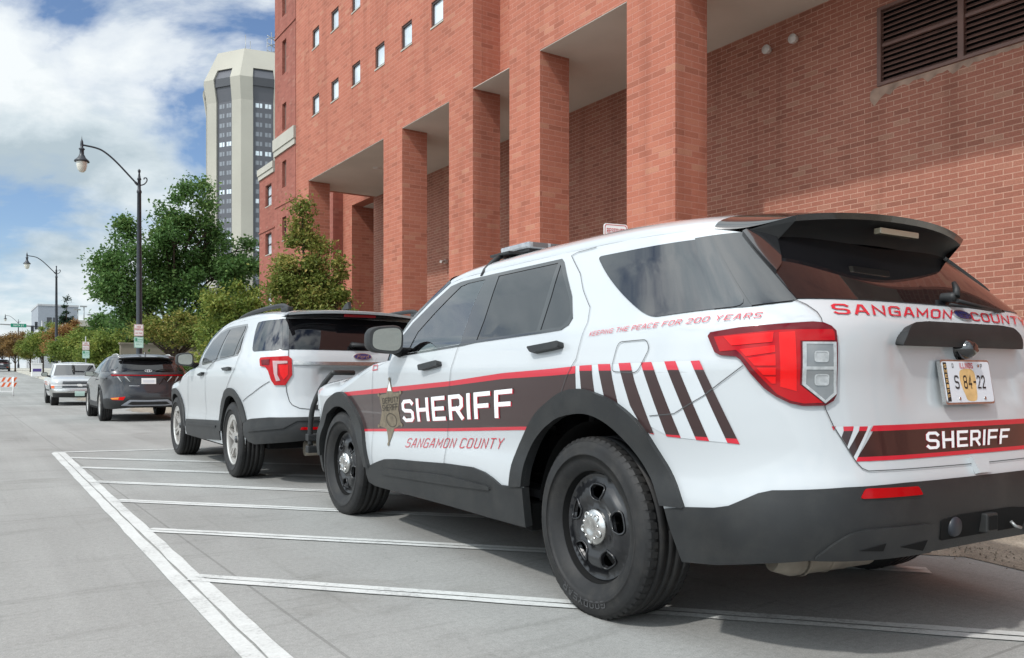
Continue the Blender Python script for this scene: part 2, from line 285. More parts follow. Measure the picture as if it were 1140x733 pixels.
# ---------------- mesh helpers
def tag(o,label=None,cat=None,group=None,kind=None):
    if label: o['label']=label
    if cat: o['category']=cat
    if group: o['group']=group
    if kind: o['kind']=kind
    return o
def empty(name,loc=(0,0,0),rz=0,label=None,cat=None,group=None):
    o=bpy.data.objects.new(name,None); COL.objects.link(o); o.location=loc; o.rotation_euler=(0,0,rz); o.empty_display_size=.3
    return tag(o,label,cat,group)
def link(name,me,parent=None):
    o=bpy.data.objects.new(name,me); COL.objects.link(o)
    if parent: o.parent=parent
    return o
def copy_tree(o,parent=None):
    c=o.copy(); COL.objects.link(c); c.parent=parent
    for ch in list(o.children): copy_tree(ch,c)
    return c
class MB:
    def __init__(s): s.v=[]; s.f=[]; s.sm=[]; s.mi=[]
    def add(s,vs,fs,smooth=False,mi=0):
        k=len(s.v); s.v+= [tuple(map(float,p)) for p in vs]; s.f+=[tuple(i+k for i in f) for f in fs]; s.sm+=[smooth]*len(fs); s.mi+=[mi]*len(fs); return s
    def box(s,lo,hi,bev=0,mi=0,rz=0,piv=None):
        lo=np.minimum(lo,hi).astype(float); hi2=np.maximum(lo,np.array(hi,float)) ; hi=hi2
        if bev:
            bm=bmesh.new(); bmesh.ops.create_cube(bm,size=1)
            for v in bm.verts: v.co=Vector([lo[i]+(v.co[i]+.5)*(hi[i]-lo[i]) for i in range(3)])
            bmesh.ops.bevel(bm,geom=bm.edges[:],offset=bev,segments=2,affect='EDGES',profile=.6)
            bm.verts.index_update(); V=[v.co[:] for v in bm.verts]; Fc=[[v.index for v in f.verts] for f in bm.faces]; bm.free(); sm=True
        else:
            x0,y0,z0=lo; x1,y1,z1=hi
            V=[(x0,y0,z0),(x1,y0,z0),(x1,y1,z0),(x0,y1,z0),(x0,y0,z1),(x1,y0,z1),(x1,y1,z1),(x0,y1,z1)]
            Fc=[(0,3,2,1),(4,5,6,7),(0,1,5,4),(1,2,6,5),(2,3,7,6),(3,0,4,7)]; sm=False
        if rz:
            p=np.array(piv if piv is not None else (lo+hi)/2); c,sn=math.cos(rz),math.sin(rz)
            V=[(p[0]+(a-p[0])*c-(b-p[1])*sn,p[1]+(a-p[0])*sn+(b-p[1])*c,d) for a,b,d in V]
        return s.add(V,Fc,False,mi)
    def tube(s,pts,r,n=10,smooth=True,mi=0,cap=True):
        P=[Vector(p) for p in pts]; rs=r if hasattr(r,'__len__') else [r]*len(P); V=[];Fc=[]; up=None
        for i,p in enumerate(P):
            t=(P[min(i+1,len(P)-1)]-P[max(i-1,0)]).normalized()
            if up is None: up=t.orthogonal().normalized()
            up=(up-t*up.dot(t)).normalized(); w=t.cross(up)
            V+=[p+(up*math.cos(a)+w*math.sin(a))*rs[i] for a in [2*math.pi*k/n for k in range(n)]]
        for i in range(len(P)-1):
            for k in range(n): a=i*n+k;b=i*n+(k+1)%n; Fc.append((a,b,b+n,a+n))
        s.add(V,Fc,smooth,mi)
        if cap: s.add(V[:n],[tuple(range(n))[::-1]],False,mi); s.add(V[-n:],[tuple(range(n))],False,mi)
        return s
    def lathe(s,prof,n=32,axis='z',o=(0,0,0),smooth=True,mi=0):
        # prof: (r, h)
        V=[];Fc=[]
        for r,h in prof:
            for k in range(n):
                a=2*math.pi*k/n; x,y=r*math.cos(a),r*math.sin(a)
                V.append({'z':(o[0]+x,o[1]+y,o[2]+h),'x':(o[0]+h,o[1]+x,o[2]+y),'y':(o[0]+y,o[1]+h,o[2]+x)}[axis])
        for i in range(len(prof)-1):
            for k in range(n): a=i*n+k;b=i*n+(k+1)%n; Fc.append((a,b,b+n,a+n))
        return s.add(V,Fc,smooth,mi)
    def grid(s,A,smooth=True,mi=0,flip=False):
        A=np.asarray(A); n,m=A.shape[:2]; V=A.reshape(-1,3); Fc=[]
        for i in range(n-1):
            for j in range(m-1):
                a=i*m+j; q=(a,a+1,a+m+1,a+m); Fc.append(q[::-1] if flip else q)
        return s.add(V,Fc,smooth,mi)
    def prism(s,poly,lo,hi,axis='y',mi=0):
        n=len(poly); mk={'y':lambda p,h:(p[0],h,p[1]),'x':lambda p,h:(h,p[0],p[1]),'z':lambda p,h:(p[0],p[1],h)}[axis]
        V=[mk(p,lo) for p in poly]+[mk(p,hi) for p in poly]
        Fc=[tuple(range(n)),tuple(range(2*n-1,n-1,-1))]+[(i,i+n,(i+1)%n+n,(i+1)%n) for i in range(n)]
        return s.add(V,Fc,False,mi)
    def build(s,name,mats,parent=None,fix=True,**kw):
        me=bpy.data.meshes.new(name); me.from_pydata(s.v,[],s.f)
        for m in (mats if isinstance(mats,(list,tuple)) else [mats]): me.materials.append(MATS[m])
        me.polygons.foreach_set('use_smooth',s.sm); me.polygons.foreach_set('material_index',s.mi)
        if fix:
            bm=bmesh.new(); bm.from_mesh(me); bmesh.ops.remove_doubles(bm,verts=bm.verts,dist=1e-5); bmesh.ops.recalc_face_normals(bm,faces=bm.faces); bm.to_mesh(me); bm.free()
        me.update(); o=link(name,me,parent); return tag(o,**kw)
def catmull(P,n=6,closed=False):
    P=np.array(P,float); m=len(P); out=[]
    for i in range(m if closed else m-1):
        p0,p1,p2,p3=(P[(i-1)%m],P[i],P[(i+1)%m],P[(i+2)%m]) if closed else (P[max(i-1,0)],P[i],P[i+1],P[min(i+2,m-1)])
        for k in range(n):
            t=k/n; out.append(.5*((2*p1)+(p2-p0)*t+(2*p0-5*p1+4*p2-p3)*t*t+(3*p1-p0-3*p2+p3)*t**3))
    if not closed: out.append(P[-1])
    return np.array(out)
def rnd_poly(P,r=.02,n=4):
    """round the corners of a closed polygon"""
    P=np.array(P,float); out=[]; m=len(P)
    for i in range(m):
        a,b,c=P[i-1],P[i],P[(i+1)%m]; da=np.linalg.norm(a-b); dc=np.linalg.norm(c-b); q=min(r,da*.45,dc*.45)
        s=b+(a-b)/da*q; e=b+(c-b)/dc*q
        for k in range(n+1): t=k/n; out.append((1-t)**2*s+2*t*(1-t)*b+t*t*e)
    return np.array(out)
def densify(P,step,closed=True):
    P=np.array(P,float); out=[]
    for i in range(len(P) if closed else len(P)-1):
        a,b=P[i],P[(i+1)%len(P)]; n=max(1,int(math.ceil(np.linalg.norm(b-a)/step)))
        for k in range(n): out.append(a+(b-a)*k/n)
    if not closed: out.append(P[-1])
    return np.array(out)
def inside(pts,loop):
    x,y=pts[:,0],pts[:,1]; r=np.zeros(len(pts),bool); L=np.asarray(loop); j=len(L)-1
    for i in range(len(L)):
        xi,yi=L[i];xj,yj=L[j]
        c=((yi>y)!=(yj>y)); 
        with np.errstate(divide='ignore',invalid='ignore'): r^=c&(x<(xj-xi)*(y-yi)/(yj-yi+1e-30)+xi)
        j=i
    return r
def triangulate(loops,step,lines=()):
    """constrained triangulation of loops (even-odd), returns verts (n,2), tris (m,3)"""
    LP=[densify(l,step) for l in loops]; LN=[densify(l,step,False) for l in lines]
    V=[];E=[]
    for l in LP: k=len(V); V+=list(l); E+=[(k+i,k+(i+1)%len(l)) for i in range(len(l))]
    for l in LN: k=len(V); V+=list(l); E+=[(k+i,k+i+1) for i in range(len(l)-1)]
    B=np.array(V); lo=B.min(0);hi=B.max(0)
    gx=np.arange(lo[0]+step*.5,hi[0],step);gy=np.arange(lo[1]+step*.5,hi[1],step)
    if len(gx) and len(gy):
        G=np.array(np.meshgrid(gx,gy)).reshape(2,-1).T
        k=inside(G,LP[0])
        for l in LP[1:]: k&=~inside(G,l)
        G=G[k]
        if len(G):
            d=np.full(len(G),1e9)
            for c in range(0,len(B),200): d=np.minimum(d,((G[:,None]-B[None,c:c+200])**2).sum(-1).min(1))
            G=G[d>(.4*step)**2]; V+=list(G)
    r=delaunay_2d_cdt([Vector((float(p[0]),float(p[1]))) for p in V],E,[],0,1e-6)
    v=np.array([p[:] for p in r[0]]); f=np.array([list(t) for t in r[2] if len(t)==3]); c=v[f].mean(1)
    k=inside(c,LP[0])
    for l in LP[1:]: k&=~inside(c,l)
    a=v[f[:,1]]-v[f[:,0]]; b=v[f[:,2]]-v[f[:,0]]; k&=np.abs(a[:,0]*b[:,1]-a[:,1]*b[:,0])>2e-7   # no slivers
    return v,f[k]
def surf_mesh(name,v,f,fn,mat_,parent,off=0.,rim=0.,mirror=False,both=False,out=None,**kw):
    """map 2D mesh by fn(a,b)->(P,N); offset along normal; optional rim going back in; custom normals"""
    used=np.unique(f); mp=-np.ones(len(v),int); mp[used]=np.arange(len(used)); v=v[used]; f=mp[f]
    P,Nn=fn(v[:,0],v[:,1]); P=P+Nn*off
    t=P[f]; g=np.cross(t[:,1]-t[:,0],t[:,2]-t[:,0]); fl=(g*Nn[f].mean(1)).sum(1)<0; f=f.copy(); f[fl]=f[fl][:,::-1]
    VV=[P];NN=[Nn];FF=[tuple(x) for x in f]
    if rim:
        from collections import Counter
        ed=Counter()
        for a,b,c in f:
            for e in ((a,b),(b,c),(c,a)): ed[tuple(sorted(e))]+=1
        k=len(P); rv=[];rn=[]
        for a,b,c in f:
            for p,q in ((a,b),(b,c),(c,a)):
                if ed[tuple(sorted((p,q)))]==1:
                    n=np.cross(P[q]-P[p],(Nn[p]+Nn[q])/2); n/=np.linalg.norm(n)+1e-12
                    i=k+len(rv); rv+=[P[p],P[q],P[q]-Nn[q]*rim,P[p]-Nn[p]*rim]; rn+=[n]*4; FF.append((i+1,i,i+3,i+2))
        if rv: VV.append(np.array(rv)); NN.append(np.array(rn))
    VV=np.concatenate(VV);NN=np.concatenate(NN)
    s=np.array([-1,1,1.])
    if mirror: VV=VV*s;NN=NN*s;FF=[q[::-1] for q in FF]
    if both: k=len(VV); FF=FF+[tuple(i+k for i in q[::-1]) for q in FF]; VV=np.concatenate([VV,VV*s]);NN=np.concatenate([NN,NN*s])
    me=bpy.data.meshes.new(name); me.from_pydata(VV.tolist(),[],FF); me.materials.append(MATS[mat_])
    me.polygons.foreach_set('use_smooth',[True]*len(me.polygons)); me.update()
    me.normals_split_custom_set_from_vertices([tuple(n) for n in NN])
    return tag(link(name,me,parent),**kw)
# ---------------- stroke lettering
GL={'A':[[(0,0),(1.5,6),(2.5,6),(4,0)],[(.6,1.9),(3.4,1.9)]],'B':[[(0,0),(0,6),(3.3,6),(3.9,5.4),(3.9,3.6),(3.3,3.1)],[(0,3.1),(3.3,3.1),(4,2.5),(4,.6),(3.4,0),(0,0)]],
'C':[[(4,5.2),(3.2,6),(.8,6),(0,5.2),(0,.8),(.8,0),(3.2,0),(4,.8)]],'D':[[(0,0),(0,6),(3.1,6),(4,5.1),(4,.9),(3.1,0),(0,0)]],'E':[[(4,6),(0,6),(0,0),(4,0)],[(0,3),(3.6,3)]],
'F':[[(4,6),(0,6),(0,0)],[(0,2.9),(3.5,2.9)]],'G':[[(4,5.2),(3.2,6),(.8,6),(0,5.2),(0,.8),(.8,0),(4,0),(4,2.9),(2.2,2.9)]],'H':[[(0,0),(0,6)],[(4,0),(4,6)],[(0,3),(4,3)]],
'I':[[(0,0),(0,6)]],'J':[[(0,1),(1,0),(3,0),(4,1),(4,6)]],'K':[[(0,0),(0,6)],[(4,6),(1,3),(4,0)],[(0,3),(1,3)]],'L':[[(0,6),(0,0),(4,0)]],'M':[[(0,0),(0,6),(2.4,1.6),(4.8,6),(4.8,0)]],
'N':[[(0,0),(0,6),(4,0),(4,6)]],'O':[[(.8,0),(0,.8),(0,5.2),(.8,6),(3.2,6),(4,5.2),(4,.8),(3.2,0),(.8,0)]],'P':[[(0,0),(0,6),(3.2,6),(4,5.3),(4,3.3),(3.2,2.6),(0,2.6)]],
'R':[[(0,0),(0,6),(3.2,6),(4,5.3),(4,3.3),(3.2,2.6),(0,2.6)],[(2.2,2.6),(4,0)]],'S':[[(4,5.3),(3.3,6),(.7,6),(0,5.3),(0,3.7),(.7,3.1),(3.3,2.9),(4,2.3),(4,.7),(3.3,0),(.7,0),(0,.7)]],
'T':[[(0,6),(4,6)],[(2,6),(2,0)]],'U':[[(0,6),(0,.8),(.8,0),(3.2,0),(4,.8),(4,6)]],'V':[[(0,6),(2,0),(4,6)]],'W':[[(0,6),(1.2,0),(2.4,4.4),(3.6,0),(4.8,6)]],'X':[[(0,0),(4,6)],[(0,6),(4,0)]],
'Y':[[(0,6),(2,3),(4,6)],[(2,3),(2,0)]],'Z':[[(0,6),(4,6),(0,0),(4,0)]],'0':[[(.8,0),(0,.8),(0,5.2),(.8,6),(3.2,6),(4,5.2),(4,.8),(3.2,0),(.8,0)]],
'1':[[(1,5),(2,6),(2,0)]],'2':[[(0,5),(.9,6),(3.1,6),(4,5.1),(4,3.8),(0,0),(4,0)]],'4':[[(3,0),(3,6),(0,2),(4,2)]],'8':[[(.8,3.1),(.1,3.8),(.1,5.3),(.8,6),(3.2,6),(3.9,5.3),(3.9,3.8),(3.2,3.1),(.8,3.1),(0,2.3),(0,.8),(.8,0),(3.2,0),(4,.8),(4,2.3),(3.2,3.1)]],
'-':[[(.6,3),(3.4,3)]],'r':[[(0,0),(0,4)],[(0,2.6),(1.4,4),(2.6,4)]],'o':[[(.7,0),(0,.8),(0,3.2),(.7,4),(2.6,4),(3.2,3.2),(3.2,.8),(2.6,0),(.7,0)]],'d':[[(3,6),(3,0)],[(3,.6),(2.3,0),(.7,0),(0,.8),(0,3.2),(.7,4),(3,4)]]}
def layout(text,sw=1.0,sp=1.5,slant=0.0):
    """strokes in a box of width W, height 6+sw; returns (list of polylines, W, H)"""
    x=sw/2; out=[]
    for ch in text:
        if ch==' ': x+=3.0; continue
        g=GL[ch]; w=max(p[0] for s in g for p in s)
        for s in g: out.append([(x+p[0]+slant*p[1],p[1]+sw/2) for p in s])
        x+=w+sw+sp
    return out, x-sw/2-sp+ (0), 6+sw
def strokes_mesh(polys,sw,step):
    """thick polylines -> list of (verts(n,2), quads)"""
    res=[]
    for s in polys:
        P=np.array(s,float); closed=np.allclose(P[0],P[-1]) and len(P)>3
        n=len(P); L=[];Rr=[]
        for i in range(n):
            if closed: a=P[i-1] if i>0 else P[n-2]; c=P[i+1] if i<n-1 else P[1]
            else: a=P[i-1] if i>0 else None; c=P[i+1] if i<n-1 else None
            b=P[i]; d1=(b-a)/np.linalg.norm(b-a) if a is not None else None; d2=(c-b)/np.linalg.norm(c-b) if c is not None else None
            if d1 is None: d1=d2
            if d2 is None: d2=d1
            n1=np.array([-d1[1],d1[0]]); n2=np.array([-d2[1],d2[0]]); m=n1+n2; q=np.linalg.norm(m)
            m=m/q if q>1e-6 else n1; k=min(1/max(m.dot(n1),.35),2.2)
            e=np.zeros(2)
            if not closed and i==0: e=-d1*sw/2
            if not closed and i==n-1: e=d1*sw/2
            L.append(b+m*k*sw/2+e); Rr.append(b-m*k*sw/2+e)
        V=[];Q=[]
        for i in range(n-1):
            ln=np.linalg.norm(P[i+1]-P[i]); m=max(1,int(math.ceil(ln/step)))
            for k in range(m+1 if i==n-2 else m): t=k/m; V+=[L[i]*(1-t)+L[i+1]*t, Rr[i]*(1-t)+Rr[i+1]*t]
        for i in range(len(V)//2-1): Q.append((2*i,2*i+1,2*i+3,2*i+2))
        res.append((np.array(V),Q))
    return res
def homog(src,dst):
    A=[]
    for (x,y),(u,v) in zip(src,dst): A+= [[x,y,1,0,0,0,-u*x,-u*y,-u],[0,0,0,x,y,1,-v*x,-v*y,-v]]
    h=np.linalg.svd(np.array(A))[2][-1].reshape(3,3)
    def f(p): q=np.c_[p,np.ones(len(p))]@h.T; return q[:,:2]/q[:,2:]
    return f
def lettering(name,text,quad,fn,mat_,parent,off=.003,sw=1.0,sp=1.5,slant=0,step=1.2,shift=(0,0),grow=0,**kw):
    """quad = TL,TR,BR,BL in the 2D domain of fn"""
    pl,Wd,H=layout(text,sw,sp,slant)
    h=homog([(0,H),(Wd,H),(Wd,0),(0,0)],quad)
    VV=[];FF=[];NN=[]
    for i,(v,q) in enumerate(strokes_mesh(pl,sw+grow,step)):
        d=h(v+np.array(shift)); P,Nn=fn(d[:,0],d[:,1]); P=P+Nn*(off+.00025*(i%6)); k=sum(map(len,VV)); VV.append(P);NN.append(Nn)
        for a in q:
            t=P[list(a)]; g=np.cross(t[1]-t[0],t[2]-t[0]); a=a if g.dot(Nn[a[0]])>0 else a[::-1]; FF.append(tuple(j+k for j in a))
    me=bpy.data.meshes.new(name); me.from_pydata(np.concatenate(VV).tolist(),[],FF); me.materials.append(MATS[mat_]); me.update()
    me.polygons.foreach_set('use_smooth',[True]*len(me.polygons)); me.normals_split_custom_set_from_vertices([tuple(n) for n in np.concatenate(NN)])
    return tag(link(name,me,parent),**kw)
def flat(o,ax,ay):
    """planar map: point o + a*ax + b*ay"""
    o,ax,ay=map(lambda q:np.array(q,float),(o,ax,ay)); n=np.cross(ax,ay); n/=np.linalg.norm(n)
    return lambda a,b:(o+np.asarray(a)[:,None]*ax+np.asarray(b)[:,None]*ay, np.repeat(n[None],len(a),0))
class Shell:
    """car skin: (u,z) -> xyz; u = y along the flank, wraps round rear (u<y0) and front (u>y1)"""
    def __init__(s, z, w, d, e, n=4.6, nf=3.2, y0=.25, y1=2.9, Q=2.1, Qf=1.7, taper=0.0, bow=0.0):
        s.z=np.array(z,float); s.w=np.array(w,float); s.d=np.array(d,float); s.e=np.array(e,float)
        s.n=n; s.nf=nf; s.y0=y0; s.y1=y1; s.Q=Q; s.Qf=Qf; s.disp=None; s.taper=taper
    def cub(s, zz, f):
        # monotone-ish cubic (Catmull-Rom) interpolation
        z=s.z; i=np.clip(np.searchsorted(z,zz)-1,0,len(z)-2)
        m=np.gradient(f,z); h=z[i+1]-z[i]; t=np.clip((zz-z[i])/h,-.5,1.5)
        return (2*t**3-3*t**2+1)*f[i]+(t**3-2*t**2+t)*h*m[i]+(-2*t**3+3*t**2)*f[i+1]+(t**3-t**2)*h*m[i+1]
    def P(s,u,z):
        u=np.atleast_1d(np.asarray(u,float)); z=np.atleast_1d(np.asarray(z,float)); u,z=np.broadcast_arrays(u,z)
        w=s.cub(z,s.w); d=s.cub(z,s.d); e=s.cub(z,s.e)
        X=-w.copy(); Y=u.copy()
        m=u<s.y0; ph=(s.y0-u[m])/s.Q*np.pi/2; L=s.y0-d[m]
        r=(np.abs(np.cos(ph)/w[m])**s.n+np.abs(np.sin(ph)/L)**s.n)**(-1/s.n)
        X[m]=-r*np.cos(ph); Y[m]=s.y0-r*np.sin(ph)
        m=u>s.y1; ph=(u[m]-s.y1)/s.Qf*np.pi/2; L=e[m]-s.y1
        r=(np.abs(np.cos(ph)/w[m])**s.nf+np.abs(np.sin(ph)/L)**s.nf)**(-1/s.nf)
        X[m]=-r*np.cos(ph); Y[m]=s.y1+r*np.sin(ph)
        if s.disp is not None:
            dx,dy=s.disp(X,Y,z); X=X+dx; Y=Y+dy
        return np.stack([X,Y,z],-1)
    def N(s,u,z):
        h=2e-3; u=np.asarray(u,float); z=np.asarray(z,float)
        a=s.P(u+h,z)-s.P(u-h,z); b=s.P(u,z+h)-s.P(u,z-h)
        n=np.cross(b,a); n/= (np.linalg.norm(n,axis=-1,keepdims=True)+1e-12)
        c=s.P(u,z)-np.array([0,.9,0]); c[...,2]=0
        f=np.sign((n*c).sum(-1,keepdims=True)); f[f==0]=1
        return n*f

def main_shell():
    z=[.20,.30,.40,.50,.57,.64,.72,.80,.90,1.0,1.045,1.08,1.115,1.15,1.20,1.25,1.35,1.50,1.62,1.72]
    w=[.93,.955,.967,.977,.975,.966,.969,.982,.994,1.0,1.001,.995,.987,.980,.965,.94,.89,.815,.745,.66]
    d=[-.96,-1.02,-1.075,-1.10,-1.102,-1.095,-1.068,-1.05,-1.035,-1.025,-1.025,-1.025,-1.024,-1.02,-1.005,-.965,-.865,-.70,-.57,-.45]
    e=[3.85,3.9,3.93,3.95,3.96,3.96,3.96,3.95,3.92,3.86,3.81,3.76,3.7,3.6,2.6,2.5,2.3,2.0,1.75,1.5]
    return Shell(z,w,d,e,nf=4.2,y1=3.1,Qf=1.55)

def white_shell():
    z=[.20,.30,.40,.50,.60,.70,.80,.90,1.0,1.08,1.15,1.20,1.25,1.35,1.50,1.62,1.72]
    w=[.93,.955,.965,.970,.965,.972,.985,.995,1.0,.995,.982,.968,.95,.91,.835,.765,.68]
    d=[-.96,-1.03,-1.10,-1.14,-1.14,-1.11,-1.08,-1.065,-1.055,-1.05,-1.045,-1.035,-1.015,-.965,-.87,-.80,-.70]
    e=[3.7,3.76,3.80,3.82,3.83,3.83,3.82,3.79,3.73,3.63,3.4,2.5,2.4,2.2,1.9,1.65,1.45]
    return Shell(z,w,d,e,y1=2.75)
def grey_shell():
    z=[.20,.30,.40,.50,.60,.70,.80,.90,1.0,1.08,1.15,1.25,1.35,1.45,1.55,1.64]
    w=[.86,.885,.90,.91,.905,.905,.915,.925,.93,.92,.90,.855,.80,.745,.685,.62]
    d=[-.72,-.80,-.85,-.87,-.87,-.86,-.84,-.83,-.82,-.80,-.76,-.67,-.57,-.47,-.38,-.3]
    e=[3.5,3.55,3.6,3.63,3.64,3.62,3.58,3.5,3.4,3.1,2.6,2.3,2.1,1.9,1.7,1.5]
    return Shell(z,w,d,e,n=4.2,y0=.35,y1=2.6,Q=1.9,Qf=1.6)
# ---------------- vehicles
def sfn(sh): return lambda u,z:(sh.P(u,z),sh.N(u,z))
def curve_z(line,u):
    L=sorted(line); return np.interp(u,[p[0] for p in L],[p[1] for p in L])
def tyre_prof(Rw,rim,half,gro=True):
    sh=.018; pr=[(rim-.012,half*.74),(rim+.004,half*.86),(rim+.030,half*1.0),(rim+.065,half*1.045),(Rw-.075,half*1.045),(Rw-.072,half*1.06),(Rw-.068,half*1.06),(Rw-.065,half*1.04),(Rw-.042,half*1.03),(Rw-.022,half*.98),(Rw-.010,half*.91),(Rw-.003,half*.82)]
    xs=[-.74,-.56,-.56,-.50,-.50,-.18,-.18,-.12,-.12,.12,.12,.18,.18,.50,.50,.56,.56,.74]
    mid=[]
    dep=[0,0,1,1,0,0,1,1,0,0,1,1,0,0,1,1,0,0]
    for x,d in zip(xs,dep): mid.append((Rw-.009*d if gro else Rw,x*half))
    return pr+mid[::-1]+[(r,-h) for r,h in pr[::-1]]
def make_wheel(car,sgn,xc,y,Rw,rim_r,half,kind,cap=None,rot=0,n=72,steer=0):
    """wheel (brake drum and barrel) > tyre, rim, hub_cap ; outward axis = sgn*x"""
    A=lambda a,r,t:(a,r*math.cos(t),r*math.sin(t))
    b=MB(); b.lathe([(rim_r-.012,.09),(rim_r-.02,.06),(rim_r-.022,-half*.7)],40,'x'); b.lathe([(0,-.03),(.155,-.03),(.155,-.07),(0,-.07)],32,'x'); 
    w=b.build('wheel','wheel_well',car); w.location=(sgn*xc,y,Rw); w.rotation_euler=(0,0,(math.pi if sgn<0 else 0)+steer)
    t=MB(); pr=tyre_prof(Rw,rim_r,half); t.lathe([(r,h) for r,h in pr],n,'x',mi=0)
    # lateral sipes as small raised tread blocks on both shoulders
    for side in (1,-1):
        for k in range(64):
            a0=2*math.pi*(k+.18)/64; a1=2*math.pi*(k+.86)/64; V=[]
            for a in (a0,(a0+a1)/2,a1):
                for h,dr in ((.60,.0022),(.84,-.0006),(.965,-.0165)): V.append(A(side*half*h,Rw+dr,a+side*.02*h))
            t.add(V,[(0,1,4,3),(1,2,5,4),(3,4,7,6),(4,5,8,7)],False)
    ty=t.build('tyre','rubber',w)
    if kind=='steel':
        prof=lambda r: np.interp(r,[0,.05,.075,.095,.13,.165,.19,.208,.222],[.090,.090,.088,.078,.092,.086,.066,.060,.068])
        holes=[]
        for k in range(5):
            c=rot+2*math.pi*k/5; pts=[]
            for rr,dw in ((.116,.17),(.138,.27),(.165,.29),(.180,.17),(.180,-.17),(.165,-.29),(.138,-.27),(.116,-.17)): pts.append((rr*math.cos(c+dw),rr*math.sin(c+dw)))
            holes.append(catmull(pts,3,True))
        a=np.linspace(0,2*math.pi,60,endpoint=False); outer=np.c_[.222*np.cos(a),.222*np.sin(a)]
        v,f=triangulate([outer]+holes,.018)
        def fn(x,yy):
            r=np.hypot(x,yy); h=prof(r); e=1e-3; dh=(prof(r+e)-prof(np.maximum(r-e,0)))/(2*e); rr=np.maximum(r,1e-6)
            n=np.stack([np.ones_like(r),-dh*x/rr,-dh*yy/rr],1); n/=np.linalg.norm(n,axis=1,keepdims=True); return np.stack([h,x,yy],1),n
        ri=surf_mesh('rim',v,f,fn,'steel_black',w,rim=.016)
        for hl in holes:
            lp=MB(); q=[(float(prof(np.hypot(*p)))+.001,p[0],p[1]) for p in hl]; lp.tube(q+q[:2],.0055,6,cap=False)
            lp.build('rim_lip','steel_black',w)
        fl=MB(); fl.lathe([(.222,.066),(.230,.060),(.235,.070),(.238,.088),(.246,.103),(.257,.110),(.262,.104),(.260,.092)],64,'x'); fl.build('rim_flange','steel_black',w)
        ru=MB(); 
        for k in range(30):
            a0=rot*0+.15+k*.05
            if a0<1.55: ru.add([A(.0925,.2385,a0),A(.1035,.2455,a0),A(.1035,.2455,a0+.05),A(.0925,.2385,a0+.05)],[(0,1,2,3)],True)
        ru.build('rust_ring','rust',w)
        hb=MB(); hb.lathe([(.080,.080),(.079,.092),(.074,.102),(.060,.110),(.045,.115),(.030,.115),(.024,.111),(0,.111)],40,'x')
        for k in range(5):
            c=rot+.6+2*math.pi*k/5; o=(.104,.054*math.cos(c),.054*math.sin(c))
            hb.lathe([(.017,0),(.016,.010),(.012,.011),(.011,.004),(0,.004)],14,'x',o=o)
            o=(.115,.050*math.cos(c+.63),.050*math.sin(c+.63)); hb.lathe([(.006,0),(.004,.003),(0,.003)],8,'x',o=o)
        hb.build('hub_cap','chrome',w)
    else:
        nsp,Rr,hub,sw=kind['n'],rim_r-.014,.06,kind['w']
        holes=[]
        for k in range(nsp):
            c=rot+2*math.pi*(k+.5)/nsp; h=math.pi/nsp; pts=[]
            for rr in (.085,.12,.16,Rr-.02): pts.append((rr, h-sw/rr*.5))
            loop=[(r*math.cos(c+max(d,.03)),r*math.sin(c+max(d,.03))) for r,d in pts]+[(r*math.cos(c-max(d,.03)),r*math.sin(c-max(d,.03))) for r,d in pts[::-1]]
            holes.append(rnd_poly(loop,.02,3))
            if kind.get('split'):
                c2=rot+2*math.pi*k/nsp; lp=[(r*math.cos(c2+d),r*math.sin(c2+d)) for r,d in ((.11,.05),(Rr-.03,.10),(Rr-.03,-.10),(.11,-.05))]; holes.append(rnd_poly(lp,.01,2))
        a=np.linspace(0,2*math.pi,60,endpoint=False); outer=np.c_[(rim_r-.008)*np.cos(a),(rim_r-.008)*np.sin(a)]
        v,f=triangulate([outer]+holes,.02); prof=lambda r: np.interp(r,[0,.05,.1,Rr-.02,rim_r],[.062,.068,.085,.098,.100])
        def fn(x,yy):
            r=np.hypot(x,yy); h=prof(r); n=np.stack([np.ones_like(r),.15*x,.15*yy],1); n/=np.linalg.norm(n,axis=1,keepdims=True); return np.stack([h,x,yy],1),n
        surf_mesh('rim',v,f,fn,kind['mat'],w,rim=.035)
        fl=MB(); fl.lathe([(rim_r-.012,.098),(rim_r-.006,.106),(rim_r+.006,.108),(rim_r+.006,.094)],56,'x'); fl.build('rim_flange',kind['mat'],w)
        hb=MB(); hb.lathe([(.036,.06),(.036,.080),(.030,.086),(0,.087)],20,'x'); hb.build('hub_cap','black_gloss',w)
    return w
def cap_rows(sh,stations,nx=25,p=2.2):
    rows=[]
    for (u,z,dy,dz) in stations:
        e=sh.P(u,z)[0]; ph=np.linspace(-math.pi/2,math.pi/2,nx); s,c=np.sin(ph),np.cos(ph)
        x=abs(e[0])*np.sign(s)*np.abs(s)**(2/p); h=np.abs(c)**(2/p)
        rows.append(np.stack([x,e[1]+dy*h,e[2]+dz*h],1))
    return np.array(rows)
def smooth_stations(st,n=5): return catmull(st,n)
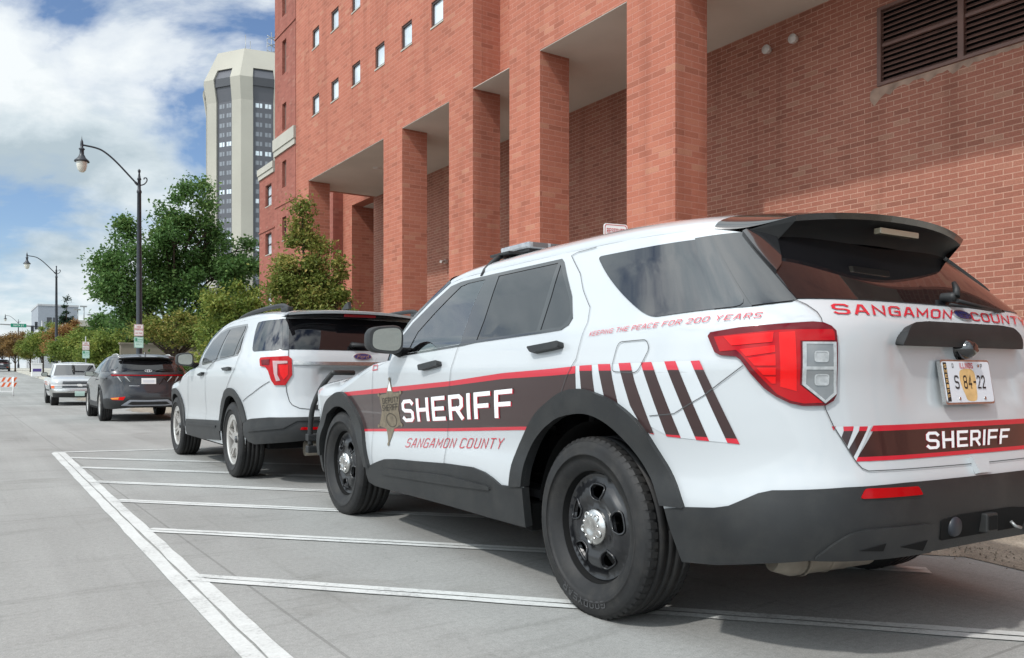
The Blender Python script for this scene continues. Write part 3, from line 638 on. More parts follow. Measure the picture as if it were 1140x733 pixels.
def build_suv(root,S):
    sh=S['shell']; fn=sfn(sh); P=S['paint']; uc=sh.y0-sh.Q; ufc=sh.y1+sh.Qf; X=S['trim']
    top=S['top']           # (u,z) from front centre back to rear centre
    outer=list(S['bottom'])+[(ufc,S['nose'][0]),(ufc,S['nose'][1])]+list(top)
    holes=[S['archR_in'],S['archF_in']]+([S['dlo_hole']] if S.get('see') else [])
    lines=[s for s in S['seams']]+[S['tg']]
    v,f=triangulate([outer]+holes,S.get('step',.05),lines)
    c=v[f].mean(1); tgl=np.array(list(S['tg'])+[(uc-.05,S['tg'][-1][1]),(uc-.05,2.2),(S['tg'][0][0],2.2)])
    part=np.zeros(len(c),int)
    for s in S['seams']: part+= (c[:,0]>np.interp(c[:,1],*np.array(sorted([(b,a) for a,b in s])).T))
    part[(c[:,1]>S['rail_z'])&(part<3)]=0
    part[inside(c,tgl)]=9
    names={0:'quarter_panel',1:'rear_door',2:'front_door',3:'fender'}; D={}
    for k,nm in names.items():
        if (part==k).sum()==0: continue
        for mir in (False,True): D[nm,mir]=surf_mesh(nm,v,f[part==k],fn,P,root,mirror=mir)
    D['tailgate',False]=surf_mesh('tailgate',v,f[part==9],fn,P,root,both=True)
    def panel(nm,loop,m,par,off,rim=0,mir=(False,True),both=False,step=.04,**kw):
        vv,ff=triangulate(loop if isinstance(loop[0][0],(list,tuple,np.ndarray)) else [loop],step); o=None
        if both: return surf_mesh(nm,vv,ff,fn,m,par,off=off,rim=rim,both=True,**kw)
        r=[]
        for q in mir: r.append(surf_mesh(nm,vv,ff,fn,m,par(q) if callable(par) else par,off=off,rim=rim,mirror=q,**kw))
        return r
    D['panel']=panel; D['fn']=fn
    # glazing and trims
    panel('window_trim',[S['dlo']]+[g for _,g,_ in S['glasses']] if S.get('see') else [S['dlo']],'black_gloss' if not S.get('dull_trim') else X,lambda q:D['front_door',q],.003,.012)
    for door,g,m in S['glasses']: panel('window',g,m,(lambda q,d=door:D[d,q]),.0 if S.get('see') else .006,step=.06)
    panel('quarter_window',S['glass_q'],'privacy_glass',lambda q:D['quarter_panel',q],.0045,.006)
    if S.get('dback'): panel('pillar_backing',S['dback'],'black_gloss',lambda q:D['quarter_panel',q],.002,.004)
    panel('pillar_trim',S['dpanel'],'black_gloss',lambda q:D['quarter_panel',q],.005,.006)
    panel('rear_window',S['rear_glass'],'rear_glass',D['tailgate',False],.004,.008,both=True)
    # claddings
    panel('wheel_arch_trim',list(S['archR_out'])+list(S['archR_in_open'])[::-1],X,lambda q:D['quarter_panel',q],S.get('flare',.014),.05)
    panel('wheel_arch_trim',list(S['archF_out'])+list(S['archF_in_open'])[::-1],X,lambda q:D['fender',q],S.get('flare',.014)+S.get('flareF',0),.05)
    panel('sill_trim',S['sill'],X,root,.012,.04)
    if S.get('sill_strip') is not None: panel('door_strip',S['sill_strip'],X,root,.022,.012)
    D['bumper']=panel('bumper',S['bumper'],X,root,.010,.05,both=True)
    D['fbumper']=panel('front_bumper',S['fbumper'],X,root,.010,.03,both=True)
    # seams (dark strips laid on the skin for the shade in the panel gaps)
    for s in S['seam_lines']:
        s=densify(s,.03,False); t=np.gradient(s,axis=0); t/=np.linalg.norm(t,axis=1,keepdims=True); n=np.stack([-t[:,1],t[:,0]],1)*S.get('seam_w',.0016)
        V=np.concatenate([s-n,s+n]); m=len(s); F=np.array([(i,i+1,m+i) for i in range(m-1)]+[(i+1,m+i+1,m+i) for i in range(m-1)])
        for mir in (False,True): surf_mesh('panel_seam',V,F,fn,'seam',root,off=.0046,mirror=mir)
    # roof, windscreen, hood
    st=smooth_stations(S['roof']); rows=cap_rows(sh,st,p=S.get('roof_p',2.2)); b=MB(); b.grid(rows); D['roof']=b.build('roof',P,root); D['roof_rows']=rows
    st=smooth_stations(S['screen']); r2=cap_rows(sh,st,p=2.6); b=MB(); b.grid(r2); b.build('windscreen',S.get('screen_mat','clear_glass'),root)
    st=smooth_stations(S['hood']); r3=cap_rows(sh,st,p=2.6); b=MB(); b.grid(r3); b.build('bonnet',P,root)
    # under-body and wheel housings
    b=MB(); yr,yf=0,S['wb']; b.box((-.72,-.45,.30),(.72,yf+.75,.50)); b.box((-.66,S['tail_y']+.12,.43),(.66,-.451,.52)); b.box((-.90,.55,.27),(.90,yf-.55,.40)); b.box((-.80,S['tail_y']+.25,.45),(.80,-.45,.60)); b.build('underbody','wheel_well',root)
    for y0 in (yr,yf):
        for sg in (-1,1):
            b=MB(); a=np.linspace(.12,math.pi-.12,20); r=S['liner_r']; A=[[(sg*x,y0+r*math.cos(t),S['Rw']+r*math.sin(t)) for t in a] for x in (.50,.70,S['liner_x'])]
            b.grid(A); b.add([(sg*.5,y0+r*math.cos(t),S['Rw']+r*math.sin(t)) for t in a],[tuple(range(len(a)))]); b.build('wheel_liner','wheel_well',root,fix=False)
    if not S.get('see'):
        b=MB(); b.box((-.70,S['tail_y']+.5,.6),(.70,S['wb']-1.3,1.15)); b.build('cabin','wheel_well',root)
    for y0,rt in ((yr,S['rot'][0]),(yf,S['rot'][1])):
        for sg in (-1,1): make_wheel(root,sg,S['track'],y0,S['Rw'],S['rim_r'],S['half'],S['wheel'],rot=rt,steer=S.get('steer',0) if y0 else 0)
    # door handles
    for door,loop in S['handles']:
        vv,ff=triangulate([rnd_poly(loop,.012,3)],.03)
        for mir in (False,True): surf_mesh('door_handle',vv,ff,fn,S.get('handle_mat',X),D[door,mir],off=.034,rim=.034,mirror=mir)
    return D
def mirror_unit(root,sh,cx,y,z,w=.235,h=.175,d=.13,cap='black_plastic',foot=None):
    for sg in (-1,1):
        b=MB(); n=28; rings=[]
        for k,(t,sc) in enumerate(((0,.93),(.02,1.0),(.06,1.0),(.10,.88),(.125,.60),(d,.05))):
            ring=[]
            for j in range(n):
                a=2*math.pi*j/n; c,s=math.cos(a),math.sin(a); ex=abs(c)**.55*math.copysign(1,c); ez=abs(s)**.55*math.copysign(1,s)
                x=ex*w/2*sc; zz=ez*h/2*sc*(1.0+.10*ex*(-sg)*sg)
                ring.append((sg*(cx+x),y+t+.05*ex,z+zz))
            rings.append(ring+[ring[0]])
        b.grid(rings); b.tube([(sg*(cx-w*.35),y+.07,z-h*.25),(sg*(cx-w*.62),y+.08,z-h*.42),(sg*(cx-w*.95),y+.09,z-h*.52)],[.04,.034,.04],10)
        m=b.build('side_mirror',cap,root)
        q=MB(); ring=[]
        for j in range(n):
            a=2*math.pi*j/n; c,s=math.cos(a),math.sin(a); ex=abs(c)**.55*math.copysign(1,c); ez=abs(s)**.55*math.copysign(1,s)
            ring.append((sg*(cx+ex*w/2*.80),y-.012+.05*ex*.82-ez*h/2*.79*.13,z+ez*h/2*.79*(1.0+.10*ex*(-1))))
        q.add(ring,[tuple(range(n))]); q.build('mirror_face','mirror_glass',m,fix=False)
        e=MB(); e.add([p for p in rings[0][:-1]],[tuple(range(n))]); e.build('mirror_bezel','black_plastic',m,fix=False)
def spoiler(root,sh,rows,mid_row,tip,mid,low_tip,low_mid,thick,name,m,under,fin=None):
    """wing growing out of the last roof row"""
    r0=rows[0] if rows[0][0][1]<rows[-1][0][1] else rows[-1]; nx=len(r0); xe=abs(r0[0][0]); t=np.array([q[0]/xe for q in r0])
    r1=mid_row
    def tr(tipp,midd): return np.stack([t*tipp[0],midd[0]+(tipp[1]-midd[0])*t**2,midd[1]+(tipp[2]-midd[1])*np.abs(t)**2.5],1)
    ta=tr(tip,mid); tb=ta-np.array([0,-.012,thick]); lo=tr(low_tip,low_mid)
    ctrl=[r0,r1,ta]; top=[]
    for k in np.linspace(0,1,9):
        top.append((1-k)**2*r0+2*k*(1-k)*(r1)+k*k*ta)
    b=MB(); b.grid(top); b.grid([ta,tb],smooth=False); sp=b.build(name,m,root)
    b=MB(); b.grid([tb,(tb+lo)/2+np.array([0,.02,.012]),lo]); 
    if fin is not None:
        for sg in (1,-1):
            L=[np.array(q)*np.array([sg,1,1]) for q in fin]; i=0 if sg>0 else -1
            b.add([r0[i],r1[i],ta[i],tb[i],lo[i]]+L,[tuple(range(5+len(L)))])
    b.build('spoiler_underside',under,sp)
    return sp,ta,lo
# ---------------- police SUV in front
def police_suv():
    root=empty('police_suv',(0,0,0),0,'white and brown sheriff SUV nearest the camera with black steel wheels','police car')
    sh=main_shell(); uc=sh.y0-sh.Q; ufc=sh.y1+sh.Qf
    def rec(x,y,z):   # number plate recess
        m=np.clip((.47-.08*(1.10-z)/.2-np.abs(x))/.09,0,1)*np.clip((z-.86)/.07,0,1)*np.clip((1.165-z)/.05,0,1)*(y<-.5)
        m=m*m*(3-2*m); return 0*x, .013*m
    sh.disp=rec
    dlo=[(1.965,1.129),(2.005,1.27),(1.9395,1.345),(1.7736,1.457),(1.62,1.55),(1.4986,1.567),(1.1328,1.5724),(.4774,1.5756),(.4458,1.557),(.134,1.266),(.150,1.235),(.2118,1.2163),(.3847,1.2083),(.9741,1.1863),(1.1297,1.1747),(1.8443,1.1393)]
    gf=[(1.835,1.151),(1.815,1.188),(1.797,1.282),(1.692,1.3765),(1.574,1.467),(1.48,1.535),(1.391,1.547),(1.2016,1.548),(1.2024,1.524),(1.2044,1.388),(1.155,1.186),(1.174,1.183)]
    gr=[(.985,1.199),(.9986,1.304),(1.0588,1.5535),(.495,1.557),(.490,1.5136),(.426,1.2217)]
    gv=[(.3954,1.2235),(.4272,1.3874),(.466,1.545),(.182,1.2894),(.180,1.2618),(.2235,1.2310)]
    R_in=[(.505,.492),(.468,.634),(.369,.742),(.201,.823),(-.046,.857),(-.211,.842),(-.350,.789),(-.467,.709),(-.546,.622),(-.591,.531)]
    R_out=[(.616,.480),(.578,.625),(.468,.760),(.324,.868),(.144,.937),(-.036,.960),(-.201,.942),(-.343,.905),(-.475,.833),(-.574,.727),(-.642,.641),(-.690,.535)]
    F_in=[(2.535,.40),(2.576,.493),(2.702,.637),(2.814,.753),(2.925,.793),(3.02,.798),(3.111,.787),(3.25,.745),(3.306,.716),(3.40,.60),(3.4425,.52),(3.48,.40)]
    F_out=[(2.465,.40),(2.54,.579),(2.632,.726),(2.741,.825),(2.871,.891),(2.9985,.901),(3.169,.862),(3.28,.82),(3.3787,.752),(3.48,.65),(3.536,.57),(3.58,.40)]
    cm=lambda a: catmull(a,4)
    top=[(ufc,.84),(4.2,.86),(3.7,.865),(3.3,.865),(3.05,.888),(2.74,.965),(2.34,1.066),(2.08,1.112),(2.055,1.19),(2.035,1.28),(1.972,1.36),(1.81,1.475),(1.65,1.572),(1.5,1.592),(1.2,1.60),(.5,1.605),(-.2,1.60),(-.8,1.585),(-.93,1.565),(-1.05,1.56),(uc,1.56)]
    fd=[(2.31,1.13),(2.3208,1.078),(2.355,.93),(2.41,.70),(2.414,.42),(2.40,.27)]
    md=[(1.16,1.72),(1.18,1.30),(1.165,1.18),(1.2013,1.066),(1.2246,.97),(1.31,.70),(1.338,.52),(1.335,.40),(1.335,.27)]
    rd=[(.42,1.72),(.4025,1.58),(.135,1.392),(-.014,1.306),(-.043,1.24),(-.028,1.178),(-.008,1.084),(.079,1.005),(.136,.937),(.192,.839),(.35,.6),(.5,.27)]
    tg=[(-.93,1.64),(-1.07,1.277),(-1.11,1.2555),(-1.138,1.228),(-1.145,1.206),(-1.145,1.185),(-1.19,1.162),(-1.19,1.116),(-1.182,.95),(-1.1415,.9125),(-1.144,.90),(-1.167,.846),(-1.216,.762),(-1.238,.723),(-1.256,.702),(-1.277,.693)]
    fuel=rnd_poly([(-.303,1.03),(-.334,1.146),(-.510,1.150),(-.528,1.115),(-.470,1.024)],.03,4)
    S=dict(shell=sh,paint='white_paint',trim='black_plastic',wb=3.025,tail_y=-1.09,track=.85,Rw=.378,rim_r=.248,half=.127,wheel='steel',rot=(.25,.9),liner_r=.445,liner_x=.93,see=True,steer=.03,
      bottom=[(uc,.405),(-1.4,.40),(-1.085,.402),(-.956,.41),(-.814,.385),(-.70,.37),(-.655,.37),(.56,.33),(1.28,.30),(2.23,.288),(2.44,.30),(3.6,.30),(4.0,.28)],nose=(.28,.84),top=top[1:],
      archR_in=list(cm(R_in))+[(-.62,.47),(-.68,.335),(-.70,.15),(.555,.15),(.545,.36)],archF_in=list(cm(F_in))+[(3.49,.15),(2.50,.15)],
      archR_in_open=cm(R_in),archR_out=cm(R_out),archF_in_open=cm(F_in),archF_out=cm(F_out),flare=.020,flareF=.006,
      dlo=dlo,dlo_hole=[(1.945,1.14),(1.985,1.268),(1.925,1.335),(1.76,1.445),(1.61,1.538),(1.49,1.553),(1.13,1.559),(.485,1.562),(.46,1.55),(.155,1.266),(.17,1.245),(.22,1.230),(.385,1.222),(.974,1.20),(1.13,1.188),(1.84,1.153)],
      glasses=[('front_door',gf,'clear_glass'),('rear_door',gr,'privacy_glass'),('rear_door',gv,'privacy_glass')],
      glass_q=rnd_poly([(.118,1.545),(-.785,1.543),(-.920,1.2575),(-.53,1.236),(-.465,1.257)],.05,4),dpanel=[(-.795,1.545),(-.9245,1.556),(-1.0715,1.279),(-1.0676,1.2706),(-.930,1.256)],
      dback=[(-.70,1.552),(-.935,1.563),(-1.090,1.279),(-1.066,1.268),(-.928,1.2535),(-.80,1.249)],
      rear_glass=[(-1.084,1.279),(-.942,1.556),(-.98,1.58),(uc,1.59),(uc,1.281),(-1.45,1.281)],
      sill=[(2.535,.405),(2.45,.417),(2.32,.45),(2.1875,.479),(2.0,.495),(1.734,.507),(1.315,.53),(1.0,.538),(.873,.5255),(.79,.505),(.713,.478),(.505,.487),(.505,.300),(.8465,.297),(1.28,.297),(2.228,.285),(2.40,.285),(2.50,.30),(2.53,.35)],
      sill_strip=rnd_poly([(2.261,.392),(2.154,.423),(1.329,.467),(.823,.462),(.805,.442),(1.321,.413),(2.19,.380)],.02,3),
      bumper=[(-.605,.521),(-.695,.539),(-.80,.551),(-.85,.564),(-.90,.592),(-.94,.615),(-.98,.628),(-1.185,.643),(-1.406,.649),(uc,.648),(uc,.405),(-1.4,.402),(-1.085,.402),(-.956,.38),(-.814,.35),(-.68,.335),(-.63,.45)],
      fbumper=[(3.49,.27),(3.475,.42),(3.56,.50),(4.0,.58),(ufc,.60),(ufc,.28)],
      seams=[rd,md,fd],tg=tg,rail_z=1.577,
      seam_lines=[fd[:5],md[2:8],rd[1:10],tg[1:6],tg[9:]+[(-1.505,.692),(uc,.690)],[(-.53,.862),(-.647,.875),(-.763,.942),(-.8925,1.047)],list(fuel)+[fuel[0]],[(.4025,1.58),(.36,1.592),(.2,1.597)],[(2.31,1.10),(2.6,1.02)]],
      roof=[(-.80,1.585,0,.105),(-.2,1.60,0,.13),(.5,1.605,0,.138),(1.2,1.60,0,.135),(1.5,1.592,.04,.12),(1.65,1.572,.10,.10)],
      screen=[(1.65,1.572,.10,.10),(1.81,1.475,.14,.07),(1.972,1.36,.18,.05),(2.05,1.22,.25,.02),(2.08,1.112,.30,.0)],
      hood=[(2.08,1.112,.30,.0),(2.34,1.066,.2,.07),(2.74,.965,.1,.13),(3.05,.888,.05,.18),(3.3,.865,.05,.19),(3.7,.865,.04,.15),(4.2,.86,.03,.08),(4.6,.845,0,.01)],
      handles=[('rear_door',[(.425,1.142),(.15,1.160),(.135,1.134),(.385,1.113)]),('front_door',[(1.585,1.073),(1.344,1.096),(1.325,1.068),(1.56,1.043)])])
    D=build_suv(root,S); fn,panel=D['fn'],D['panel']; tgate=D['tailgate',False]
    # tail lamps
    for mir in (False,True):
        tl=panel('tail_lamp',[(-.781,1.150),(-.790,1.163),(-.887,1.1765),(-1.011,1.185),(-1.112,1.191),(-1.146,1.188),(-1.170,1.178),(-1.185,1.162),(-1.186,1.116),(-1.180,.950),(-1.168,.928),(-1.141,.912),(-1.072,.911),(-1.0335,.920),(-.9905,.943),(-.957,.970),(-.918,1.019),(-.886,1.066),(-.872,1.077),(-.823,1.082),(-.805,1.092)],'red_dark',root,.012,.03,(mir,),step=.025)[0]
        sub=lambda nm,lp,m,off,rim=.006: panel(nm,lp,m,tl,off,rim,(mir,),step=.025)
        sub('lamp_lens',[(-.804,1.146),(-1.004,1.164),(-1.170,1.166),(-1.176,1.157),(-1.176,1.130),(-1.066,1.128),(-1.062,.982),(-1.132,.921),(-1.072,.919),(-1.034,.928),(-.995,.950),(-.924,1.036),(-.888,1.085),(-.875,1.098),(-.823,1.094)],'red_lens',.014)
        sub('lamp_lens',[(-.837,1.145),(-.989,1.156),(-.984,1.124),(-.862,1.113)],'red_bright',.017)
        for k in range(4):
            a=k/4; b=(k+.78)/4; L=lambda t,s:((-.88-.104*t)*(1-s)+(-.991)*s, 1.099-.12*t+(.014 if t<.3 else 0)*s)
            sub('lamp_rib',[L(a,.05),L(a,1),L(b,1),L(b,.05)],'red_bright',.0165,.004)
        sub('lamp_lens',[(-1.004,1.155),(-1.052,1.158),(-1.052,.96),(-1.004,.975)],'red_bright',.0155,.003)
        fr=[(-1.072,1.124),(-1.178,1.124),(-1.175,.950),(-1.138,.919),(-1.068,.982)]; inn=[(-1.083,1.117),(-1.168,1.117),(-1.166,.954),(-1.138,.929),(-1.079,.984)]
        panel('lamp_frame',[fr,inn],'clear_lens',tl,.018,.008,(mir,),step=.03); sub('lamp_frame',[(-1.079,1.043),(-1.168,1.043),(-1.168,1.033),(-1.079,1.033)],'clear_lens',.018,.005)
        sub('reverse_lens',inn,'lens_grey',.0155,.002)
        for z0,z1 in ((1.057,1.094),(.979,1.018)):
            a=rnd_poly([(-1.106,z1),(-1.152,z1),(-1.150,z0),(-1.105,z0)],.01,3); b=rnd_poly([(-1.110,z1-.004),(-1.148,z1-.004),(-1.146,z0+.004),(-1.109,z0+.004)],.008,3)
            panel('lamp_frame',[a,b],'clear_lens',tl,.0185,.004,(mir,),step=.03); sub('reverse_bulb',b,'clear_lens',.0168,.002)
        panel('reflector',rnd_poly([(-1.233,.606),(-1.252,.638),(-1.462,.634),(-1.480,.606)],.008,3),'red_lens',D['bumper'],.0155,.008,(mir,),step=.03)
    # bumper details
    bp=D['bumper']
    panel('bumper_step',rnd_poly([(-1.092,.408),(-1.150,.466),(-1.197,.497),(-1.261,.509),(-1.50,.508),(-1.545,.50),(-1.545,.408)],.02,3),'black_plastic',bp,.022,.012)
    for sl in ([(-1.225,.442),(-1.317,.461),(-1.31,.436)],[(-1.376,.444),(-1.50,.455),(-1.487,.42)]): panel('bumper_slot',sl,'wheel_well',bp,.0235,.001)
    panel('hitch_opening',rnd_poly([(-1.575,.512),(-1.69,.522),(-2.01,.522),(-2.125,.512),(-2.115,.44),(-1.585,.44)],.01,3),'wheel_well',bp,.013,.002,(False,))
    b=MB(); b.box((-.035,-1.135,.445),(.035,-.9,.515),.006); b.build('tow_receiver','black_plastic',bp); b=MB(); b.box((-.025,-1.138,.455),(.025,-1.1355,.505)); b.build('receiver_hole','wheel_well',bp)
    b=MB(); b.lathe([(.001,-.02),(.032,-.02),(.036,-.012),(.036,.05)],20,'y',o=(-.20,-1.10,.482)); b.build('tow_socket','lamp_metal',bp)
    b=MB(); b.tube([(.15,-1.12,.47),(.15,-1.135,.455),(.19,-1.135,.445)],.006,8); b.build('tow_loop','post_steel',bp)
    b=MB(); pts=[(-.62+.05*math.cos(a)*0,-.86,.33) for a in (0,)]; b.tube([(-.80,-.82,.385),(-.74,-.84,.377),(-.36,-.86,.377),(-.28,-.84,.385)],[.045,.058,.058,.03],18); b.build('muffler','muffler',root)
    for x in (-.70,-.58,-.48): bb=MB(); bb.lathe([(.0595,-.006),(.062,0),(.0595,.006)],24,'x',o=(x,-.848,.377)); bb.build('muffler_band','muffler',root)
    b=MB(); b.lathe([(0,-.05),(.27,-.05),(.31,-.02),(.31,.07),(.26,.10)],36,'z',o=(-.12,-.56,.36)); b.build('spare_tyre','rubber',root)
    # tailgate trim
    hb=panel('tailgate_handle',rnd_poly([(-1.448,1.119),(-1.462,1.155),(-1.505,1.188),(-1.60,1.194),(-2.10,1.194),(-2.195,1.188),(-2.238,1.155),(-2.252,1.119)],.02,3),'black_plastic',tgate,.034,.075,(False,))[0]
    cb=MB(); c=sh.P(uc,1.095)[0]; cb.lathe([(0,-.04),(.020,-.04),(.036,-.02),(.044,.03)],20,'y',o=(c[0],c[1]-.02,1.112)); cb.build('reversing_camera','black_gloss',hb)
    cl=MB(); cl.lathe([(0,-.010),(.006,-.010),(.008,-.004),(.008,.01)],16,'y',o=(c[0]+.018,c[1]-.05,1.105)); cl.build('camera_lens','chrome',hb)
    # number plate
    y=sh.P(uc,.99)[0][1]-.012; o=np.array([0,y-.02,.99]); ax=np.array([1,0,0.]); ay=np.array([0,.16,.987])
    fr=MB(); nrm=np.cross(ax,ay)
    def slab(b,w,h,d0,d1):
        pl=rnd_poly([(-w,-h),(w,-h),(w,h),(-w,h)],.012,3); n=len(pl)
        V=[o+ax*p[0]+ay*p[1]+nrm*d for d in (d0,d1) for p in pl]; b.add(V,[tuple(range(n)),tuple(range(n,2*n))]+[(i,(i+1)%n,(i+1)%n+n,i+n) for i in range(n)])
    slab(fr,.159,.083,-.014,.0); pf=fr.build('plate_frame','chrome',tgate); b=MB(); slab(b,.152,.076,.0005,.003); pl=b.build('number_plate','plate_base',tgate)
    pfn=flat(o+nrm*.0035,ax,ay)
    def patch(nm,lp,m,off=.0): v,f=triangulate([lp],.05); surf_mesh(nm,v,f,pfn,m,pl,off=off)
    patch('plate_strip',[(-.150,.072),(-.128,.072),(-.128,-.072),(-.150,-.072)],'ink_black'); 
    for k,ch in enumerate('SHERIFF'): z=.058-.0185*k; lettering('plate_letter',ch,[(-.146,z+.007),(-.132,z+.007),(-.132,z-.006),(-.146,z-.006)],pfn,'plate_gold',pl,.0006,1.2)
    patch('plate_emblem',catmull([(-.040,.045),(.03,.047),(.048,.02),(.045,-.02),(.035,-.068),(-.02,-.070),(-.035,-.05),(-.052,-.01),(-.055,.02)],3,True),'plate_gold')
    q=lambda a,b_,c_,d:[(a,c_),(b_,c_),(b_,d),(a,d)]
    lettering('plate_letter','ILLINOIS',q(-.045,.040,.071,.050),pfn,'ink_red',pl,.0006,1.2); lettering('plate_letter','S',q(-.092,-.065,.024,-.026),pfn,'ink_black',pl,.001,.9)
    lettering('plate_letter','84-22',q(-.035,.105,.024,-.026),pfn,'ink_black',pl,.001,.9); lettering('plate_letter','D',q(-.095,-.085,.068,.052),pfn,'ink_black',pl,.001,1); lettering('plate_letter','P',q(.092,.102,.068,.052),pfn,'ink_black',pl,.001,1)
    for x,z in ((-.075,-.062),(.09,-.062),(.075,.06)):
        b=MB(); b.tube([o+ax*x+ay*z+nrm*.003,o+ax*x+ay*z+nrm*.006],.006,10); b.build('plate_screw','chrome',pl)
    lt=panel('tailgate_latch',[(-1.80,.712),(-1.90,.712),(-1.885,.655),(-1.815,.655)],'white_paint',tgate,.02,.02,(False,))
    # spoiler, brake light, wiper
    rows=D['roof_rows']; e=sh.P(-.93,1.565)[0]; r0=rows[0]; xe=abs(r0[0][0]); t=np.array([k[0]/xe for k in r0])
    h=np.sqrt(np.maximum(0,1-np.abs(t)**2.4)); mid_row=np.stack([t*abs(e[0]),e[1]-.07*(1-t**2)+0*t,e[2]+.115*h],1)
    sp,ta,lo=spoiler(root,sh,rows,mid_row,(.54,-.715,1.612),(-.80,1.640),(.56,-.60,1.50),(-.665,1.545),.022,'spoiler','black_gloss','black_plastic',fin=[sh.P(-1.055,1.42)[0],sh.P(-1.0,1.45)[0],sh.P(-.94,1.555)[0]])
    for mir in (False,True): panel('spoiler_fin',[(-.936,1.558),(-1.0,1.585),(-1.10,1.597),(-1.103,1.573),(-1.08,1.447),(-1.068,1.412),(-1.040,1.383)],'black_gloss',sp,.014,.02,(mir,))
    b=MB(); b.box((-.125,-.772,1.572),(.125,-.74,1.596),.004); b.build('brake_light','strip_light',sp)
    a=np.array([.05,-.945,1.315]); b=MB(); b.lathe([(0,-.026),(.016,-.026),(.019,-.012),(.019,.03)],18,'y',o=a); b.tube([a+[0,-.025,0],a+[.015,-.018,.03],a+[.028,-.0,.058]],[.014,.013,.009],10); b.tube([a+[.0,-.03,-.015],a+[.16,-.03,-.03],a+[.36,.0,-.035]],[.008,.006,.004],8); b.tube([a+[-.04,-.025,-.03],a+[.18,-.03,-.04],a+[.42,.02,-.04]],.005,8); b.build('rear_wiper','black_plastic',tgate)
    # lettering and stripes
    top=lambda u:np.interp(u,[-.75,-.0064,.0041,.659,1.2239,2.3287,2.895],[1.066,1.055,1.0535,1.0274,.9858,.9295,.8996])
    rb=lambda u:top(u)-np.interp(u,[.05,1.2,2.3,2.8],[.031,.026,.031,.028])
    l1=lambda u:np.interp(u,[.5,1.2728,2.58],[.7758,.7266,.652]); l0=lambda u:l1(u)-.0165
    def band(nm,f0,f1,u0,u1,m,off,par=root,mirs=(False,True)):
        us=np.linspace(u0,u1,60); lp=[(u,float(f0(u))) for u in us]+[(u,float(f1(u))) for u in us[::-1]]
        for q in mirs: panel(nm,[lp,S['archR_in'],S['archF_in']],m,par,off,0,(q,),step=.05)
    band('stripe',top,rb,-.008,2.90,'decal_red',.0022); band('stripe',rb,l1,-.008,2.86,'decal_brown',.0022); band('stripe',l1,l0,.10,2.62,'decal_red',.0022)
    bars=[[(-.0446,1.0557),(-.1508,1.0577),(-.155,1.02),(-.175,.93),(-.06,.93)],[(-.2003,1.0602),(-.2928,1.0601),(-.31,1.0),(-.3434,.90),(-.255,.90),(-.22,1.0)],[(-.3504,1.0623),(-.4252,1.0632),(-.452,.99),(-.5487,.792),(-.50,.80),(-.421,.8974),(-.38,.99)],
      [(-.4849,1.0633),(-.5422,1.0643),(-.6734,.787),(-.6096,.789)],[(-.6038,1.0652),(-.6527,1.0662),(-.7824,.7823),(-.7349,.7836)],[(-.7142,1.0652),(-.7475,1.0665),(-.8836,.7771),(-.8446,.78)]]
    def clip(lp,z0,z1):
        o=[]; lp=list(lp)
        for zc,sg in ((z0,1),(z1,-1)):
            o=[]
            for i in range(len(lp)):
                a,b=lp[i-1],lp[i]; ia=(a[1]-zc)*sg>=0; ib=(b[1]-zc)*sg>=0
                if ia!=ib: t=(zc-a[1])/(b[1]-a[1]); o.append((a[0]+t*(b[0]-a[0]),zc))
                if ib: o.append(b)
            lp=o
            if not lp: return lp
        return lp
    silver=[(-.009,1.0545),(-.7142,1.0655),(-.8446,.780),(-.62,.789),(-.40,.87),(-.009,.93)]
    panel('stripe',silver,'decal_silver',root,.0016,0,step=.05)
    for i,bar in enumerate(bars):
        for z0,z1,m in ((1.034,1.2,'decal_red'),(.796 if i>1 else .5,1.034,'decal_brown'),(.5,.796,'decal_red')):
            c=clip(bar,z0,z1)
            if len(c)>2 and not(m=='decal_red' and z0==.5 and i<2): panel('stripe',c,m,root,.0026,0,step=.05)
    sq=[(1.8899,.8673),(.5654,.9536),(.6149-.03,.8137+.0025),(1.9016,.731)]
    lettering('lettering','SHERIFF',sq,fn,'decal_red',root,.0034,1.15,1.25,step=1,shift=(.22,-.18)); lettering('lettering','SHERIFF',sq,fn,'decal_white',root,.0052,1.15,1.25,step=1)
    lettering('lettering','SANGAMON COUNTY',[(1.8493,.6344),(.7003,.7087),(.7282,.6535),(1.8766,.5771)],fn,'decal_red',root,.003,.62,1.9,.12,step=1.5)
    lettering('lettering','KEEPING THE PEACE FOR 200 YEARS',[(-.0933,1.1961),(-.9579,1.2307),(-.9515,1.2112),(-.092,1.1774)],fn,'decal_red',root,.003,.75,1.8,.22,step=1.5)
    lettering('lettering','SANGAMON',[(-1.1987,1.2610),(-1.905,1.2624),(-1.835,1.2245),(-1.1986,1.2225)],fn,'decal_red',tgate,.003,1.0,1.25,step=1.5)
    lettering('lettering','COUNTY',[(-2.0277,1.2611),(-2.50,1.2557),(-2.41,1.2170),(-1.99,1.2240)],fn,'decal_red',tgate,.003,1.0,1.2,step=1.5)
    ov=[(-1.940+.058*math.cos(a),1.2425+.0195*math.sin(a)) for a in np.linspace(0,2*math.pi,28,endpoint=False)]; ov2=[(-1.940+.054*math.cos(a),1.2425+.0165*math.sin(a)) for a in np.linspace(0,2*math.pi,28,endpoint=False)]
    bd=panel('badge',ov,'chrome',tgate,.008,.008,(False,))[0]; panel('badge_face',ov2,'badge_blue',bd,.009,.002,(False,)); lettering('badge_letter','Ford',[(-1.905,1.252),(-1.978,1.252),(-1.974,1.231),(-1.902,1.231)],fn,'chrome',bd,.0095,.8,1.0,.15)
    # rear band
    ur=2*uc+1.315
    T_,B_=.843,.7265
